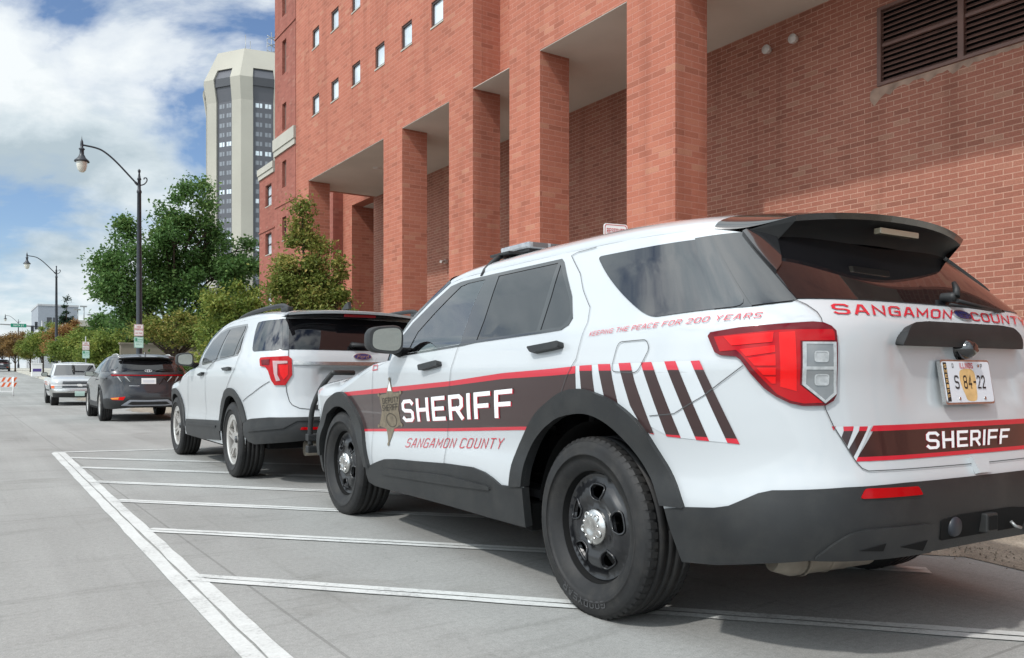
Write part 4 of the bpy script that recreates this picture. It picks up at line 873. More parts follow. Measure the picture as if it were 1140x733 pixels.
    def rband(nm,lp,m,off=.0024): panel(nm,lp,m,tgate,off,0,(False,),step=.05)
    rband('stripe',[(-1.315,.824),(-2.53,.824),(-2.50,.7395),(-1.246,.7395)],'decal_brown'); rband('stripe',[(-1.318,.843),(-2.55,.843),(-2.53,.824),(-1.303,.824)],'decal_red'); rband('stripe',[(-1.246,.7395),(-2.50,.7395),(-2.49,.7255),(-1.238,.7255)],'decal_red')
    rband('stripe',[(-1.163,.843),(-1.177,.843),(-1.169,.829)],'decal_red'); rband('stripe',[(-1.202,.842),(-1.24,.842),(-1.236,.827),(-1.203,.827)],'decal_red',.0026); rband('stripe',[(-1.203,.827),(-1.236,.827),(-1.212,.776),(-1.194,.806)],'decal_brown')
    rband('stripe',[(-1.262,.841),(-1.295,.841),(-1.288,.826),(-1.258,.826)],'decal_red',.0026); rband('stripe',[(-1.258,.826),(-1.288,.826),(-1.231,.740),(-1.217,.767)],'decal_brown'); rband('stripe',[(-1.166,.842),(-1.310,.842),(-1.24,.728),(-1.225,.745),(-1.19,.81)],'decal_silver',.0018)
    sq=[(-1.570,.813),(-2.124,.808),(-2.090,.752),(-1.562,.752)]; lettering('lettering','SHERIFF',sq,fn,'decal_outline',tgate,.0034,1.15,1.25,step=1,grow=.35); lettering('lettering','SHERIFF',sq,fn,'decal_white',tgate,.0050,1.15,1.25,step=1)
    # star badge on the front door
    star=[(2.055,1.001),(2.012,.912),(1.900,.912),(1.953,.808),(1.945,.715),(2.059,.68),(2.132,.574),(2.185,.676),(2.305,.688),(2.223,.791),(2.240,.890),(2.118,.904)]
    st=panel('star_badge',star,'badge_gold',D['front_door',False],.0040,0,(False,),step=.03)[0]
    for c in ((2.055,.995),(1.893,.914),(1.936,.712),(2.131,.580),(2.312,.686),(2.247,.892)): panel('star_knob',[(c[0]+.017*math.cos(a),c[1]+.012*math.sin(a)) for a in np.linspace(0,2*math.pi,12,endpoint=False)],'badge_gold',st,.0052,0,(False,))
    panel('star_knob',[(2.055,.985),(2.03,.92),(2.095,.92)],'decal_white',st,.0052,0,(False,))
    lettering('badge_letter','DEPUTY',[(2.190,.872),(1.930,.892),(1.935,.856),(2.192,.834)],fn,'badge_dark',st,.0052,1.0,1.4); lettering('badge_letter','SHERIFF',[(2.205,.828),(1.950,.846),(1.961,.806),(2.215,.788)],fn,'badge_dark',st,.0052,1.0,1.4)
    cx,cz=2.085,.735; ring=[(cx+.085*math.cos(a),cz+.045*math.sin(a)) for a in np.linspace(0,2*math.pi,28,endpoint=False)]; ring2=[(cx+.077*math.cos(a),cz+.040*math.sin(a)) for a in np.linspace(0,2*math.pi,28,endpoint=False)]; panel('star_ring',[ring,ring2],'badge_dark',st,.0052,0,(False,))
    panel('stripe',[[(2.345,1.086),(2.265,1.090),(2.262,1.053),(2.345,1.049)],[(2.335,1.080),(2.273,1.084),(2.270,1.060),(2.337,1.056)]],'decal_red',D['fender',False],.003,0,(False,))
    # lamps and grille at the nose
    for mir in (False,True): panel('headlamp',rnd_poly([(3.72,.84),(3.66,.74),(4.25,.72),(4.30,.82)],.03,3),'clear_lens',root,.008,.01,(mir,))
    panel('grille',[(4.32,.80),(4.32,.64),(ufc,.64),(ufc,.80)],'black_gloss',root,.008,.01,both=True)
    mirror_unit(root,sh,1.105,1.86,1.235,w=.190,h=.168)
    # light bar
    lb=MB(); lb.box((-.55,1.13,1.715),(.55,1.42,1.735),.004); base=lb.build('light_bar','black_plastic',root); lb=MB(); lb.box((-.56,1.12,1.733),(.56,1.43,1.772),.012); lb.build('light_bar_lens','lightbar_lens',base)
    for k in range(9): lb=MB(); x=-.48+k*.12; lb.box((x-.05,1.124,1.742),(x+.05,1.1185,1.768)); lb.build('light_module','lens_grey',base)
    for sg in (-1,1): lb=MB(); lb.box((sg*.66,1.17,1.700),(sg*.50,1.38,1.716),.004); lb.tube([(sg*.64,1.28,1.705),(sg*.70,1.28,1.66),(sg*.745,1.28,1.615),(sg*.765,1.28,1.575)],.016,8); lb.build('light_bar_foot','black_plastic',base)
    # push bumper
    pb=MB()
    for sg in (-1,1):
        pb.tube(catmull([(sg*.87,4.08,.43),(sg*.87,4.08,.60),(sg*.855,4.05,.76),(sg*.80,4.0,.92),(sg*.735,3.94,1.03),(sg*.70,3.93,1.045),(sg*.50,4.05,1.045)],5),.022,12); pb.box((sg*.30,4.06,.35),(sg*.36,4.16,1.05),.01)
    for z in (.50,.40): pb.box((-.90,4.05,z-.035),(.90,4.13,z+.025),.01)
    pb.box((-.36,4.10,.95),(.36,4.15,1.03),.01); pb.box((-.36,4.10,.70),(.36,4.15,.78),.01); pb.build('push_bumper','black_plastic',root)
    # inside
    b=MB(); b.box((-.72,1.75,.75),(.72,2.15,1.10),.05); b.build('dashboard','interior',root)
    for x in (-.38,.38):
        b=MB(); b.box((x-.25,.75,.45),(x+.25,1.30,.72),.06); b.box((x-.24,.62,.70),(x+.24,.80,1.22),.06); b.box((x-.13,.62,1.24),(x+.13,.73,1.44),.04); b.build('seat','seat_cloth',root)
    b=MB(); rr=[(-.38+.19*math.cos(a),1.60-.07*math.sin(a),1.02+.17*math.sin(a)) for a in np.linspace(0,2*math.pi,25)]; b.tube(rr,.016,8,cap=False); b.tube([(-.57,1.60,1.02),(-.19,1.60,1.02)],.014,8); b.tube([(-.38,1.60,1.02),(-.38,1.8,.95)],.03,8); b.build('steering_wheel','interior',root)
    b=MB(); b.box((-.85,-.8,.42),(.85,2.1,.46)); b.box((-.72,.30,.45),(.72,.34,1.50)); b.build('cabin','interior',root)
    # tyre lettering
    W=[o for o in root.children if o.name.startswith('wheel') and not o.name.startswith('wheel_')][0]
    def ring_map(a,r):
        a=np.asarray(a);r=np.asarray(r); return np.stack([np.full_like(a,.1335),r*np.sin(a),-r*np.cos(a)],1),np.repeat(np.array([[1.,0,0]]),len(a),0)
    ty=[c for c in W.children if c.name.startswith('tyre')][0]
    lettering('tyre_letter','GOODYEAR',[(.40,.331),(-.55,.331),(-.55,.300),(.40,.300)],ring_map,'rubber_letter',ty,.0,1.2,1.6,step=.8)
    th=R(2.52); c,s=math.cos(th),math.sin(th); root.location=(3.04*c+2.784*s,-3.04*s+2.784*c,-.008); root.rotation_euler=(0,0,-th)
    return root
police_suv()
# ---------------- the other vehicles
def arc(cx,cz,r,a0,a1,n=16,fx=1.0): return [(cx+fx*r*math.cos(R(a)),cz+r*math.sin(R(a))) for a in np.linspace(a0,a1,n)]
def white_suv():
    root=empty('white_suv',(0,0,0),0,'plain white SUV with silver alloy wheels and roof rails parked ahead of the sheriff SUV','car')
    sh=white_shell(); uc=sh.y0-sh.Q; ufc=sh.y1+sh.Qf
    def rec(x,y,z):
        m=np.clip((.46-np.abs(x))/.06,0,1)*np.clip((z-.82)/.05,0,1)*np.clip((1.09-z)/.015,0,1)*(y<-.5); m=m*m*(3-2*m); return 0*x,.03*m
    sh.disp=rec
    cm=lambda a: catmull(a,4)
    R_in=[(.42,.44),(.38,.57),(.28,.68),(.12,.770),(-.05,.81),(-.20,.815),(-.34,.785),(-.46,.70),(-.53,.61),(-.57,.56)]
    R_out=[(.51,.43),(.475,.60),(.36,.735),(.18,.84),(0,.885),(-.18,.893),(-.36,.865),(-.53,.78),(-.61,.68),(-.66,.585)]
    F_out=[(2.27,.40),(2.33,.57),(2.43,.71),(2.56,.80),(2.72,.85),(2.86,.858),(3.0,.845),(3.13,.79),(3.25,.70),(3.33,.58),(3.38,.42)]
    F_in=[(2.345,.40),(2.40,.55),(2.49,.66),(2.61,.74),(2.74,.78),(2.86,.788),(2.98,.775),(3.09,.725),(3.19,.64),(3.26,.54),(3.30,.42)]
    dlo=[(1.27,1.14),(1.32,1.25),(1.20,1.42),(1.0,1.505),(.78,1.535),(.56,1.54),(-.19,1.535),(-.27,1.505),(-.40,1.26),(-.35,1.21),(.47,1.175),(1.18,1.135)]
    top=[(3.9,.84),(3.3,.84),(2.9,.85),(2.62,.88),(2.28,.985),(1.85,1.065),(1.45,1.12),(1.40,1.20),(1.375,1.27),(1.25,1.435),(1.03,1.535),(.85,1.567),(.56,1.58),(-.2,1.583),(-1.0,1.575),(-1.13,1.57),(uc,1.56)]
    fd=[(1.9,1.13),(1.93,1.0),(2.1,.7),(2.15,.49),(2.15,.27)]; md=[(.55,1.72),(.57,1.2),(.98,1.08),(1.10,.79),(1.15,.52),(1.15,.27)]
    rd=[(-.25,1.72),(-.33,1.5),(-.46,1.25),(-.36,1.08),(-.10,.95),(.05,.88),(.40,.6),(.45,.27)]
    tg=[(-1.10,1.62),(-1.155,1.255),(-1.16,1.19),(-1.19,1.16),(-1.19,1.02),(-1.145,.93),(-1.15,.87),(-1.175,.78),(-1.20,.745),(-1.26,.715),(-1.34,.705)]
    S=dict(shell=sh,paint='white_paint',trim='black_plastic',wb=2.866,tail_y=-1.13,track=.85,Rw=.375,rim_r=.245,half=.122,wheel=dict(n=5,w=.075,mat='silver_alloy',split=True),rot=(.3,1.1),liner_r=.42,liner_x=.93,step=.06,steer=.02,
      bottom=[(uc,.43),(-1.31,.43),(-1.0,.40),(-.82,.38),(-.72,.40),(-.62,.45),(-.60,.30),(.44,.30),(1.2,.30),(2.3,.30),(3.4,.30),(3.8,.28)],nose=(.28,.83),top=top,
      archR_in=list(cm(R_in))+[(-.60,.45),(-.62,.15),(.44,.15)],archF_in=list(cm(F_in))+[(3.31,.15),(2.33,.15)],archR_in_open=cm(R_in),archR_out=cm(R_out),archF_in_open=cm(F_in),archF_out=cm(F_out),flare=.014,
      dlo=dlo,glasses=[('front_door',[(1.20,1.155),(1.25,1.25),(1.15,1.39),(.95,1.48),(.72,1.51),(.60,1.51),(.62,1.19),(.91,1.17)],'win_dark'),('rear_door',[(.48,1.195),(.57,1.515),(-.17,1.515),(-.22,1.47),(-.19,1.26),(-.19,1.215)],'privacy_glass'),('rear_door',[(-.26,1.225),(-.24,1.27),(-.29,1.39),(-.31,1.42),(-.37,1.28),(-.34,1.23)],'privacy_glass')],
      glass_q=rnd_poly([(-.745,1.238),(-.63,1.53),(-.83,1.54),(-1.04,1.545),(-1.105,1.25)],.04,4),dpanel=[(-1.05,1.545),(-1.10,1.55),(-1.15,1.25),(-1.112,1.25)],
      dback=[(-1.0,1.548),(-1.11,1.553),(-1.16,1.247),(-1.07,1.247)],
      rear_glass=[(-1.158,1.255),(-1.112,1.55),(uc,1.56),(uc,1.25)],
      sill=[(2.24,.42),(2.2,.49),(1.3,.52),(.50,.545),(.47,.34),(1.3,.30),(2.2,.30),(2.27,.36)],sill_strip=[(2.16,.445),(1.2,.475),(.62,.485),(.62,.465),(1.2,.452),(2.16,.425)],
      bumper=[(-.58,.572),(-.66,.590),(-.76,.61),(-1.01,.632),(-1.45,.635),(uc,.635),(uc,.425),(-1.31,.425),(-1.0,.395),(-.82,.375),(-.70,.395),(-.60,.445)],fbumper=[(3.5,.28),(3.5,.5),(3.9,.58),(ufc,.6),(ufc,.28)],
      seams=[rd,md,fd],tg=tg,rail_z=1.545,seam_w=.003,
      seam_lines=[fd[:4],md[1:5],rd[1:6],tg[1:3],tg[5:]+[(uc,.70)],[(-.59,.77),(-.8,.85),(-1.0,.96)]],
      roof=[(-1.0,1.575,0,.085),(-.2,1.583,0,.12),(.56,1.58,0,.12),(.85,1.567,.03,.11),(1.03,1.535,.10,.10)],screen_mat='privacy_glass',
      screen=[(1.03,1.535,.1,.1),(1.25,1.435,.2,.08),(1.375,1.27,.3,.05),(1.45,1.12,.4,0)],hood=[(1.45,1.12,.4,0),(1.85,1.065,.3,.06),(2.28,.985,.2,.11),(2.62,.88,.1,.18),(3.3,.84,.05,.18),(3.9,.84,.03,.1),(4.4,.83,0,.01)],
      handles=[('rear_door',[(.17,1.088),(-.20,1.098),(-.22,1.072),(.07,1.062)]),('front_door',[(1.32,1.03),(1.08,1.055),(1.09,1.032),(1.26,1.012)])])
    D=build_suv(root,S); fn,panel=D['fn'],D['panel']; tg_=D['tailgate',False]
    for mir in (False,True):
        tl=panel('tail_lamp',[(-.89,1.16),(-.90,1.178),(-1.16,1.19),(-1.19,1.165),(-1.195,1.02),(-1.14,.925),(-1.05,.925),(-1.02,.97),(-.99,1.055),(-.96,1.092),(-.905,1.10)],'red_lens',root,.014,.03,(mir,),step=.03)[0]
        panel('lamp_lens',[(-1.03,1.145),(-1.155,1.145),(-1.155,1.125),(-1.072,1.118),(-1.075,1.02),(-1.10,.968),(-1.065,.962),(-1.045,1.03)],'clear_pink',tl,.019,.006,(mir,),step=.03)
        panel('lamp_lens',[(-1.085,1.108),(-1.160,1.108),(-1.162,1.02),(-1.128,.975),(-1.100,1.02)],'red_bright',tl,.018,.004,(mir,),step=.03)
        panel('lamp_lens',[(-.915,1.155),(-1.0,1.16),(-1.0,1.11),(-.925,1.11)],'red_dark',tl,.018,.003,(mir,),step=.03)
        panel('reflector',[(-1.28,.545),(-1.48,.545),(-1.48,.522),(-1.27,.522)],'red_lens',D['bumper'],.018,.006,(mir,))
        panel('bumper_step',[(-.72,.50),(-1.12,.55),(-1.24,.615),(uc,.615),(uc,.60),(-1.25,.60),(-1.14,.535),(-.73,.485)],'black_plastic',D['bumper'],.024,.012,(mir,),step=.04)
        panel('headlamp',[(3.5,.82),(3.45,.72),(4.1,.70),(4.15,.80)],'clear_lens',root,.008,.01,(mir,))
    panel('chrome_strip',[(-1.20,1.142),(uc,1.142),(uc,1.108),(-1.20,1.112)],'chrome',tg_,.014,.012,both=True)
    panel('tailgate_handle',[(-1.36,.742),(uc,.742),(uc,.70),(-1.38,.70)],'black_plastic',tg_,.012,.012,both=True)
    a=np.linspace(0,2*math.pi,28,endpoint=False); bd=panel('badge',np.c_[-1.85+.095*np.cos(a),1.193+.032*np.sin(a)],'chrome',tg_,.008,.008,(False,))[0]; panel('badge_face',np.c_[-1.85+.089*np.cos(a),1.193+.027*np.sin(a)],'badge_blue',bd,.0095,.002,(False,)); lettering('badge_letter','Ford',[(-1.795,1.208),(-1.91,1.208),(-1.905,1.176),(-1.79,1.176)],fn,'chrome',bd,.0105,.8,1.0,.15)
    panel('grille',[(4.1,.78),(4.1,.6),(ufc,.6),(ufc,.78)],'black_gloss',root,.008,.01,both=True)
    rows=D['roof_rows']; e=sh.P(-1.08,1.575)[0]; r0=rows[0]; xe=abs(r0[0][0]); t=np.array([k[0]/xe for k in r0]); h=np.sqrt(np.maximum(0,1-np.abs(t)**2.4))
    mid=np.stack([t*abs(e[0]),e[1]-.10*(1-t**2),e[2]+.08*h],1)
    sp,ta,lo=spoiler(root,sh,rows,mid,(.66,-.90,1.600),(-1.0,1.628),(.68,-.84,1.545),(-.90,1.560),.022,'spoiler','white_paint','black_gloss',fin=[sh.P(-1.11,1.55)[0]])
    b=MB(); b.box((-.16,-.985,1.572),(.16,-.955,1.598),.004); b.build('brake_light','red_dark',sp)
    b=MB(); a=sh.P(uc+.1,1.30)[0]+np.array([0,-.02,0]); b.tube([a,a+[-.02,-.03,.01],a+[.18,-.02,.0],a+[.32,.0,-.01]],[.03,.025,.014,.008],8); b.build('rear_wiper','black_plastic',tg_)
    for sg in (-1,1):
        b=MB(); b.tube(catmull([(sg*.70,.78,1.60),(sg*.70,.62,1.640),(sg*.69,.2,1.672),(sg*.68,-.4,1.680),(sg*.67,-.75,1.672),(sg*.67,-.92,1.630)],5),[.022]*26,10); b.box((sg*.67-.028,-.96,1.61),(sg*.67+.028,-.74,1.652),.012); b.build('roof_rail','black_plastic',root)
    b=MB(); b.prism([(-.72,1.675),(-.52,1.675),(-.62,1.725),(-.70,1.745)],-.015,.015,'x'); b.build('aerial_fin','black_plastic',root)
    mirror_unit(root,sh,1.10,1.62,1.205,w=.175,h=.15)
    b=MB(); b.tube([(-.55,-1.0,.34),(-.2,-1.02,.34)],.07,14); b.build('muffler','muffler',root)
    root.location=(3.224,8.386,0); root.rotation_euler=(0,0,-R(1.42)); return root
white_suv()
def grey_suv():
    root=empty('grey_suv',(0,0,0),0,'dark grey compact SUV with full width red tail light bar','car')
    sh=grey_shell(); uc=sh.y0-sh.Q; ufc=sh.y1+sh.Qf
    R_in=arc(0,.36,.42,5,175,14); R_out=arc(0,.36,.475,3,177,14); F_in=arc(2.755,.36,.42,5,175,14)[::-1]; F_out=arc(2.755,.36,.475,3,177,14)[::-1]
    R_in=[(a,b) for a,b in R_in];
    dlo=[(1.15,1.055),(.62,1.25),(.05,1.36),(-.45,1.415),(-.70,1.415),(-.885,1.22),(-.84,1.14),(-.1,1.10)]
    fd=[(1.75,1.1),(1.85,.8),(2.2,.5),(2.2,.2)]; md=[(-.2,1.6),(-.12,1.1),(.85,.9),(.95,.2)]; rd=[(-.85,1.6),(-.84,1.1),(-.35,.8),(.4,.6),(.45,.2)]
    tg=[(-.93,1.5),(-.985,1.10),(-.99,1.0),(-1.05,.80),(-1.12,.66),(-1.2,.60)]
    top=[(3.6,.80),(3.1,.82),(2.7,.86),(2.2,.93),(1.6,1.0),(1.3,1.06),(1.1,1.13),(.7,1.285),(.3,1.375),(-.2,1.43),(-.6,1.445),(-.95,1.43),(uc,1.42)]
    S=dict(shell=sh,paint='grey_paint',trim='black_plastic',wb=2.755,tail_y=-.86,track=.80,Rw=.36,rim_r=.235,half=.118,wheel=dict(n=5,w=.06,mat='silver_alloy'),rot=(.2,.8),liner_r=.415,liner_x=.87,step=.08,
      bottom=[(uc,.33),(-1.16,.32),(-.80,.29),(-.50,.30),(.5,.28),(2.2,.28),(3.3,.28),(3.6,.28)],nose=(.28,.78),top=top,
      archR_in=R_in+[(-.41,.1),(.41,.1)],archF_in=F_in+[(3.165,.1),(2.345,.1)],archR_in_open=R_in,archR_out=R_out,archF_in_open=F_in,archF_out=F_out,flare=.012,
      dlo=dlo,glasses=[('front_door',[(1.05,1.07),(.6,1.23),(.02,1.33),(-.08,1.115)],'privacy_glass'),('rear_door',[(-.22,1.12),(-.10,1.345),(-.48,1.39),(-.66,1.385),(-.72,1.13)],'privacy_glass')],
      glass_q=[(-.745,1.14),(-.70,1.36),(-.85,1.21),(-.82,1.15)],dpanel=[(-.915,1.14),(-.84,1.36),(-.92,1.385),(-.968,1.12)],rear_glass=[(-.985,1.118),(-.945,1.36),(-.98,1.39),(uc,1.40),(uc,1.105)],
      sill=[(2.27,.44),(1.2,.42),(.48,.44),(.48,.28),(2.27,.28)],bumper=[(-.49,.50),(-.70,.53),(-.97,.46),(-1.17,.52),(uc,.51),(uc,.33),(-1.16,.32),(-.80,.29),(-.47,.30)],fbumper=[(3.3,.28),(3.3,.45),(3.7,.5),(ufc,.5),(ufc,.28)],
      seams=[rd,md,fd],tg=tg,rail_z=1.43,seam_w=.003,seam_lines=[fd[:3],md[1:3],rd[1:4],tg[1:]+[(uc,.59)]],
      roof=[(-.80,1.437,0,.065),(-.6,1.445,0,.085),(-.2,1.43,.05,.10),(.1,1.407,.1,.1)],screen_mat='privacy_glass',screen=[(.1,1.407,.1,.1),(.5,1.335,.3,.08),(.9,1.21,.45,.05),(1.3,1.06,.6,0)],
      hood=[(1.3,1.06,.6,0),(1.6,1.0,.4,.05),(2.2,.93,.2,.10),(2.7,.86,.1,.13),(3.1,.82,.05,.13),(3.6,.80,.03,.07),(4.15,.78,0,.01)],
      handles=[('rear_door',[(-.45,.98),(-.68,.985),(-.68,.965),(-.45,.96)]),('front_door',[(.55,.95),(.30,.955),(.30,.935),(.55,.93)])],handle_mat='grey_paint')
    D=build_suv(root,S); fn,panel=D['fn'],D['panel']; tgt=D['tailgate',False]
    bar=panel('light_bar',[(-.785,1.062),(-1.0,1.056),(uc,1.050),(uc,1.020),(-1.0,1.022),(-.80,1.020)],'red_dark',tgt,.014,.012,both=True); panel('light_strip',[(-.80,1.047),(uc,1.041),(uc,1.028),(-.80,1.030)],'red_lens',bar,.016,.003,both=True)
    for mir in (False,True):
        lp=panel('tail_lamp',[(-.84,1.016),(-1.20,1.016),(-1.235,.96),(-1.16,.885),(-1.06,.90),(-.93,.945)],'black_gloss',root,.012,.01,(mir,))[0]
        for a,b_,m in (((-.93,1.01),(-1.005,.895),'clear_lens'),((-1.07,1.01),(-1.165,.895),'clear_lens')): panel('lamp_claw',[(a[0]+.018,a[1]),(a[0]-.018,a[1]),(b_[0]-.006,b_[1]),(b_[0]+.006,b_[1])],m,lp,.017,.006,(mir,))
        panel('tailgate_crease',[(-1.20,1.0),(-1.225,1.0),(-1.335,.83),(-1.315,.83)],'black_gloss',root,.004,0,(mir,))
        panel('reflector',[(-.80,.535),(-1.09,.565),(-1.05,.49),(-.84,.495)],'red_bright',root,.014,.01,(mir,)); panel('indicator',[(-.80,.530),(-.97,.548),(-.96,.505),(-.83,.503)],'amber_lens',root,.017,.004,(mir,))
        b=MB(); sg=1 if mir else -1; b.tube(catmull([(sg*.56,.9,1.46),(sg*.57,.6,1.515),(sg*.56,.0,1.525),(sg*.55,-.3,1.49)],4),.016,8); b.build('roof_rail','silver_alloy',root)
    panel('bumper_skid',[(-1.0,.375),(-1.17,.495),(uc,.485),(uc,.36),(-1.2,.362)],'grey_clad',D['bumper'],.020,.01,both=True)
    panel('skid_slot',[(-1.12,.40),(-1.20,.455),(uc,.45),(uc,.385),(-1.22,.385)],'black_plastic',D['bumper'],.022,.002,both=True)
    pl=panel('number_plate',[(-1.395,.975),(-1.705,.975),(-1.705,.845),(-1.395,.845)],'sign_white',tgt,.012,.01,(False,))[0]; panel('plate_mark',[(-1.43,.935),(-1.67,.935),(-1.67,.875),(-1.43,.875)],'plate_base',pl,.014,0,(False,))
    a=np.linspace(0,2*math.pi,24,endpoint=False); e1=np.c_[-1.55+.085*np.cos(a),1.135+.030*np.sin(a)]; e2=np.c_[-1.55+.074*np.cos(a),1.135+.022*np.sin(a)]; bd=panel('badge',[e1,e2],'chrome',tgt,.010,.006,(False,),step=.03)[0]
    for dx in (-.028,.022): panel('badge_bar',[(-1.55+dx+.012,1.155),(-1.55+dx-.006,1.155),(-1.55+dx-.012,1.115),(-1.55+dx+.006,1.115)],'chrome',bd,.0105,.004,(False,))
    panel('badge_bar',[(-1.52,1.140),(-1.58,1.140),(-1.58,1.130),(-1.52,1.130)],'chrome',bd,.011,.004,(False,))
    panel('model_script',[(-1.15,.812),(-1.36,.808),(-1.36,.795),(-1.15,.798)],'chrome',tgt,.006,.004,(False,))
    rows=D['roof_rows']; e=sh.P(-.93,1.42)[0]; r0=rows[0]; xe=abs(r0[0][0]); t=np.array([k[0]/xe for k in r0]); h=np.sqrt(np.maximum(0,1-np.abs(t)**2.4)); mid=np.stack([t*abs(e[0]),e[1]-.06*(1-t**2),e[2]+.06*h],1)
    sp,ta,lo=spoiler(root,sh,rows,mid,(.58,-.58,1.425),(-.66,1.455),(.60,-.50,1.385),(-.56,1.40),.02,'spoiler','grey_paint','black_gloss',fin=[sh.P(-.96,1.38)[0]])
    b=MB(); b.prism([(-.35,1.52),(-.18,1.52),(-.30,1.57),(-.34,1.575)],-.012,.012,'x'); b.build('aerial_fin','grey_paint',root)
    b=MB(); a=sh.P(uc,1.15)[0]+np.array([.15,-.02,0]); b.tube([a,a+[.1,-.02,.02],a+[.34,.02,.03]],[.02,.014,.008],8); b.build('rear_wiper','black_plastic',tgt)
    mirror_unit(root,sh,1.0,1.35,1.08,w=.2,h=.13,cap='grey_paint')
    root.location=(3.557-.004,20.923-.12,0); root.rotation_euler=(0,0,-R(1.5)); return root
grey_suv()
def pickup():
    root=empty('pickup_truck',(3.50,33.2,0),0,'white pickup truck facing the camera with black split grille','pickup')
    sh=Shell([.2,.35,.5,.6,.7,.8,.86,.95,1.03],[.78,.82,.84,.85,.865,.865,.855,.835,.81],[-.66,-.74,-.78,-.76,-.73,-.72,-.68,-.55,-.3],[4.0]*9,n=5.0,y0=.2,y1=3.7,Q=1.5,Qf=1.0); fn=sfn(sh); uc=sh.y0-sh.Q
    R_in=arc(0,.36,.41,-5,185,16); F=arc(3.05,.36,.41,-5,185,16)
    outer=[(uc,.42),(-.7,.42),(-.5,.40),(.5,.33),(2.6,.33),(3.6,.38),(4.7,.40),(4.7,.98),(3.7,.98),(2.0,.98),(1.9,1.03),(.55,1.02),(-.1,.95),(-.6,.87),(uc,.86)]
    v,f=triangulate([outer,R_in+[(-.40,.1),(.40,.1)],F+[(2.65,.1),(3.45,.1)]],.09,[[(.75,.3),(.75,1.03)],[(1.95,.3),(1.95,1.03)],[(-.2,.3),(-.2,.93)]]); c=v[f].mean(1)[:,0]
    for nm,k in (('grille_surround',c<-.2),('fender',(c>-.2)&(c<.75)),('door',(c>.75)&(c<1.95)),('cargo_bed',c>1.95)): 
        if nm=='grille_surround': surf_mesh(nm,v,f[k],fn,'white_paint',root,both=True)
        else:
            for q in (False,True): surf_mesh(nm,v,f[k],fn,'white_paint',root,mirror=q)
    def panel(nm,loop,m,par,off,rim=0,mir=(False,True),both=False,step=.06,fn=fn):
        vv,ff=triangulate([loop],step)
        if both: return surf_mesh(nm,vv,ff,fn,m,par,off=off,rim=rim,both=True)
        return [surf_mesh(nm,vv,ff,fn,m,par,off=off,rim=rim,mirror=q) for q in mir][0]
    g=panel('grille',[(-.80,.845),(uc,.85),(uc,.62),(-.80,.62)],'black_gloss',root,.008,.01,both=True); panel('grille_bar',[(-.42,.738),(uc,.738),(uc,.702),(-.42,.702)],'decal_white',g,.03,.03,both=True)
    b=MB(); y=sh.P(uc,.72)[0][1]-.035; b.prism([(-.08,.70),(-.04,.675),(.08,.675),(.09,.715),(.08,.745),(.04,.755),(-.07,.755),(-.09,.725)],y-.012,y,'y'); b.build('badge','sign_white',g)
    for q in (False,True):
        panel('headlamp',[(-.42,.836),(-.80,.842),(-.80,.745),(-.42,.745)],'clear_lens',root,.014,.012,(q,)); panel('indicator',[(-.38,.695),(-.58,.695),(-.58,.610),(-.40,.610)],'orange_stripe',root,.016,.012,(q,)); panel('indicator',[(-.58,.692),(-.80,.692),(-.80,.615),(-.58,.615)],'clear_lens',root,.012,.01,(q,))
        panel('side_strip',[(.42,.56),(2.6,.56),(2.6,.50),(.42,.50)],'black_plastic',root,.012,.01,(q,))
    bm_=panel('bumper',[(-.10,.56),(-.35,.575),(uc,.575),(uc,.30),(-.5,.32),(-.15,.40)],'chrome',root,.05,.06,both=True); panel('bumper_inset',[(-.55,.46),(uc,.46),(uc,.31),(-.52,.32)],'black_plastic',bm_,.054,.004,both=True)
    panel('number_plate',[(uc-.0+.15,.50),(uc-.15,.50),(uc-.15,.36),(uc+.15,.36)],'sign_mint',bm_,.066,.012,(False,))
    hood=smooth_stations([(uc+.02,.86,.0,.0),(-.9,.865,.0,.015),(-.6,.87,0,.05),(-.1,.95,0,.075),(.3,1.0,0,.07),(.55,1.02,.0,.06)]); b=MB(); b.grid(cap_rows(sh,hood,p=3)); b.build('bonnet','white_paint',root)
    lerp=lambda a,c,t:a+(c-a)*t; S_=np.linspace(-1,1,21); T_=np.linspace(0,1,9)
    sw=lambda s,t,g=0: (s*lerp(.745,.60,t),lerp(.50,1.05,t)+lerp(.16,.10,t)*s*s-g*.7,lerp(1.035,1.50,t)+g*.6)
    b=MB()
    for sg in (-1,1):
        fr=[[(sg*lerp(.745,.60,t),lerp(.50,1.05,t)+lerp(.16,.10,t),lerp(1.035,1.50,t)),(sg*lerp(.795,.645,t),lerp(.60,1.10,t)+lerp(.16,.10,t),lerp(1.02,1.49,t)),(sg*lerp(.80,.65,t),2.0,lerp(1.0,1.49,t))] for t in T_]; b.grid(fr,smooth=False)
    b.add([(-.80,2.0,1.0),(.80,2.0,1.0),(.65,2.0,1.49),(-.65,2.0,1.49)],[(0,1,2,3)]); cab=b.build('cab','white_paint',root)
    b=MB(); b.grid([[sw(s*.97,t) for s in S_] for t in T_*.88]); b.build('windscreen','privacy_glass',cab); b=MB(); b.grid([[sw(s,t) for s in S_] for t in (.88,.94,1.0)]); b.grid([[sw(s,t) for s in (-1,-.97)] for t in T_]); b.grid([[sw(s,t) for s in (.97,1)] for t in T_]); b.build('screen_surround','white_paint',cab)
    b=MB(); b.grid([[(s*lerp(.745,.60,1)*(1+.08*min(k,1)),lerp(1.05+.10*s*s,2.0,k),1.50+.055*(1-abs(s)**2.6)*min(1,.25+k*3)) for s in S_] for k in (0,.04,.15,.4,.7,1)]); b.build('roof','white_paint',root)
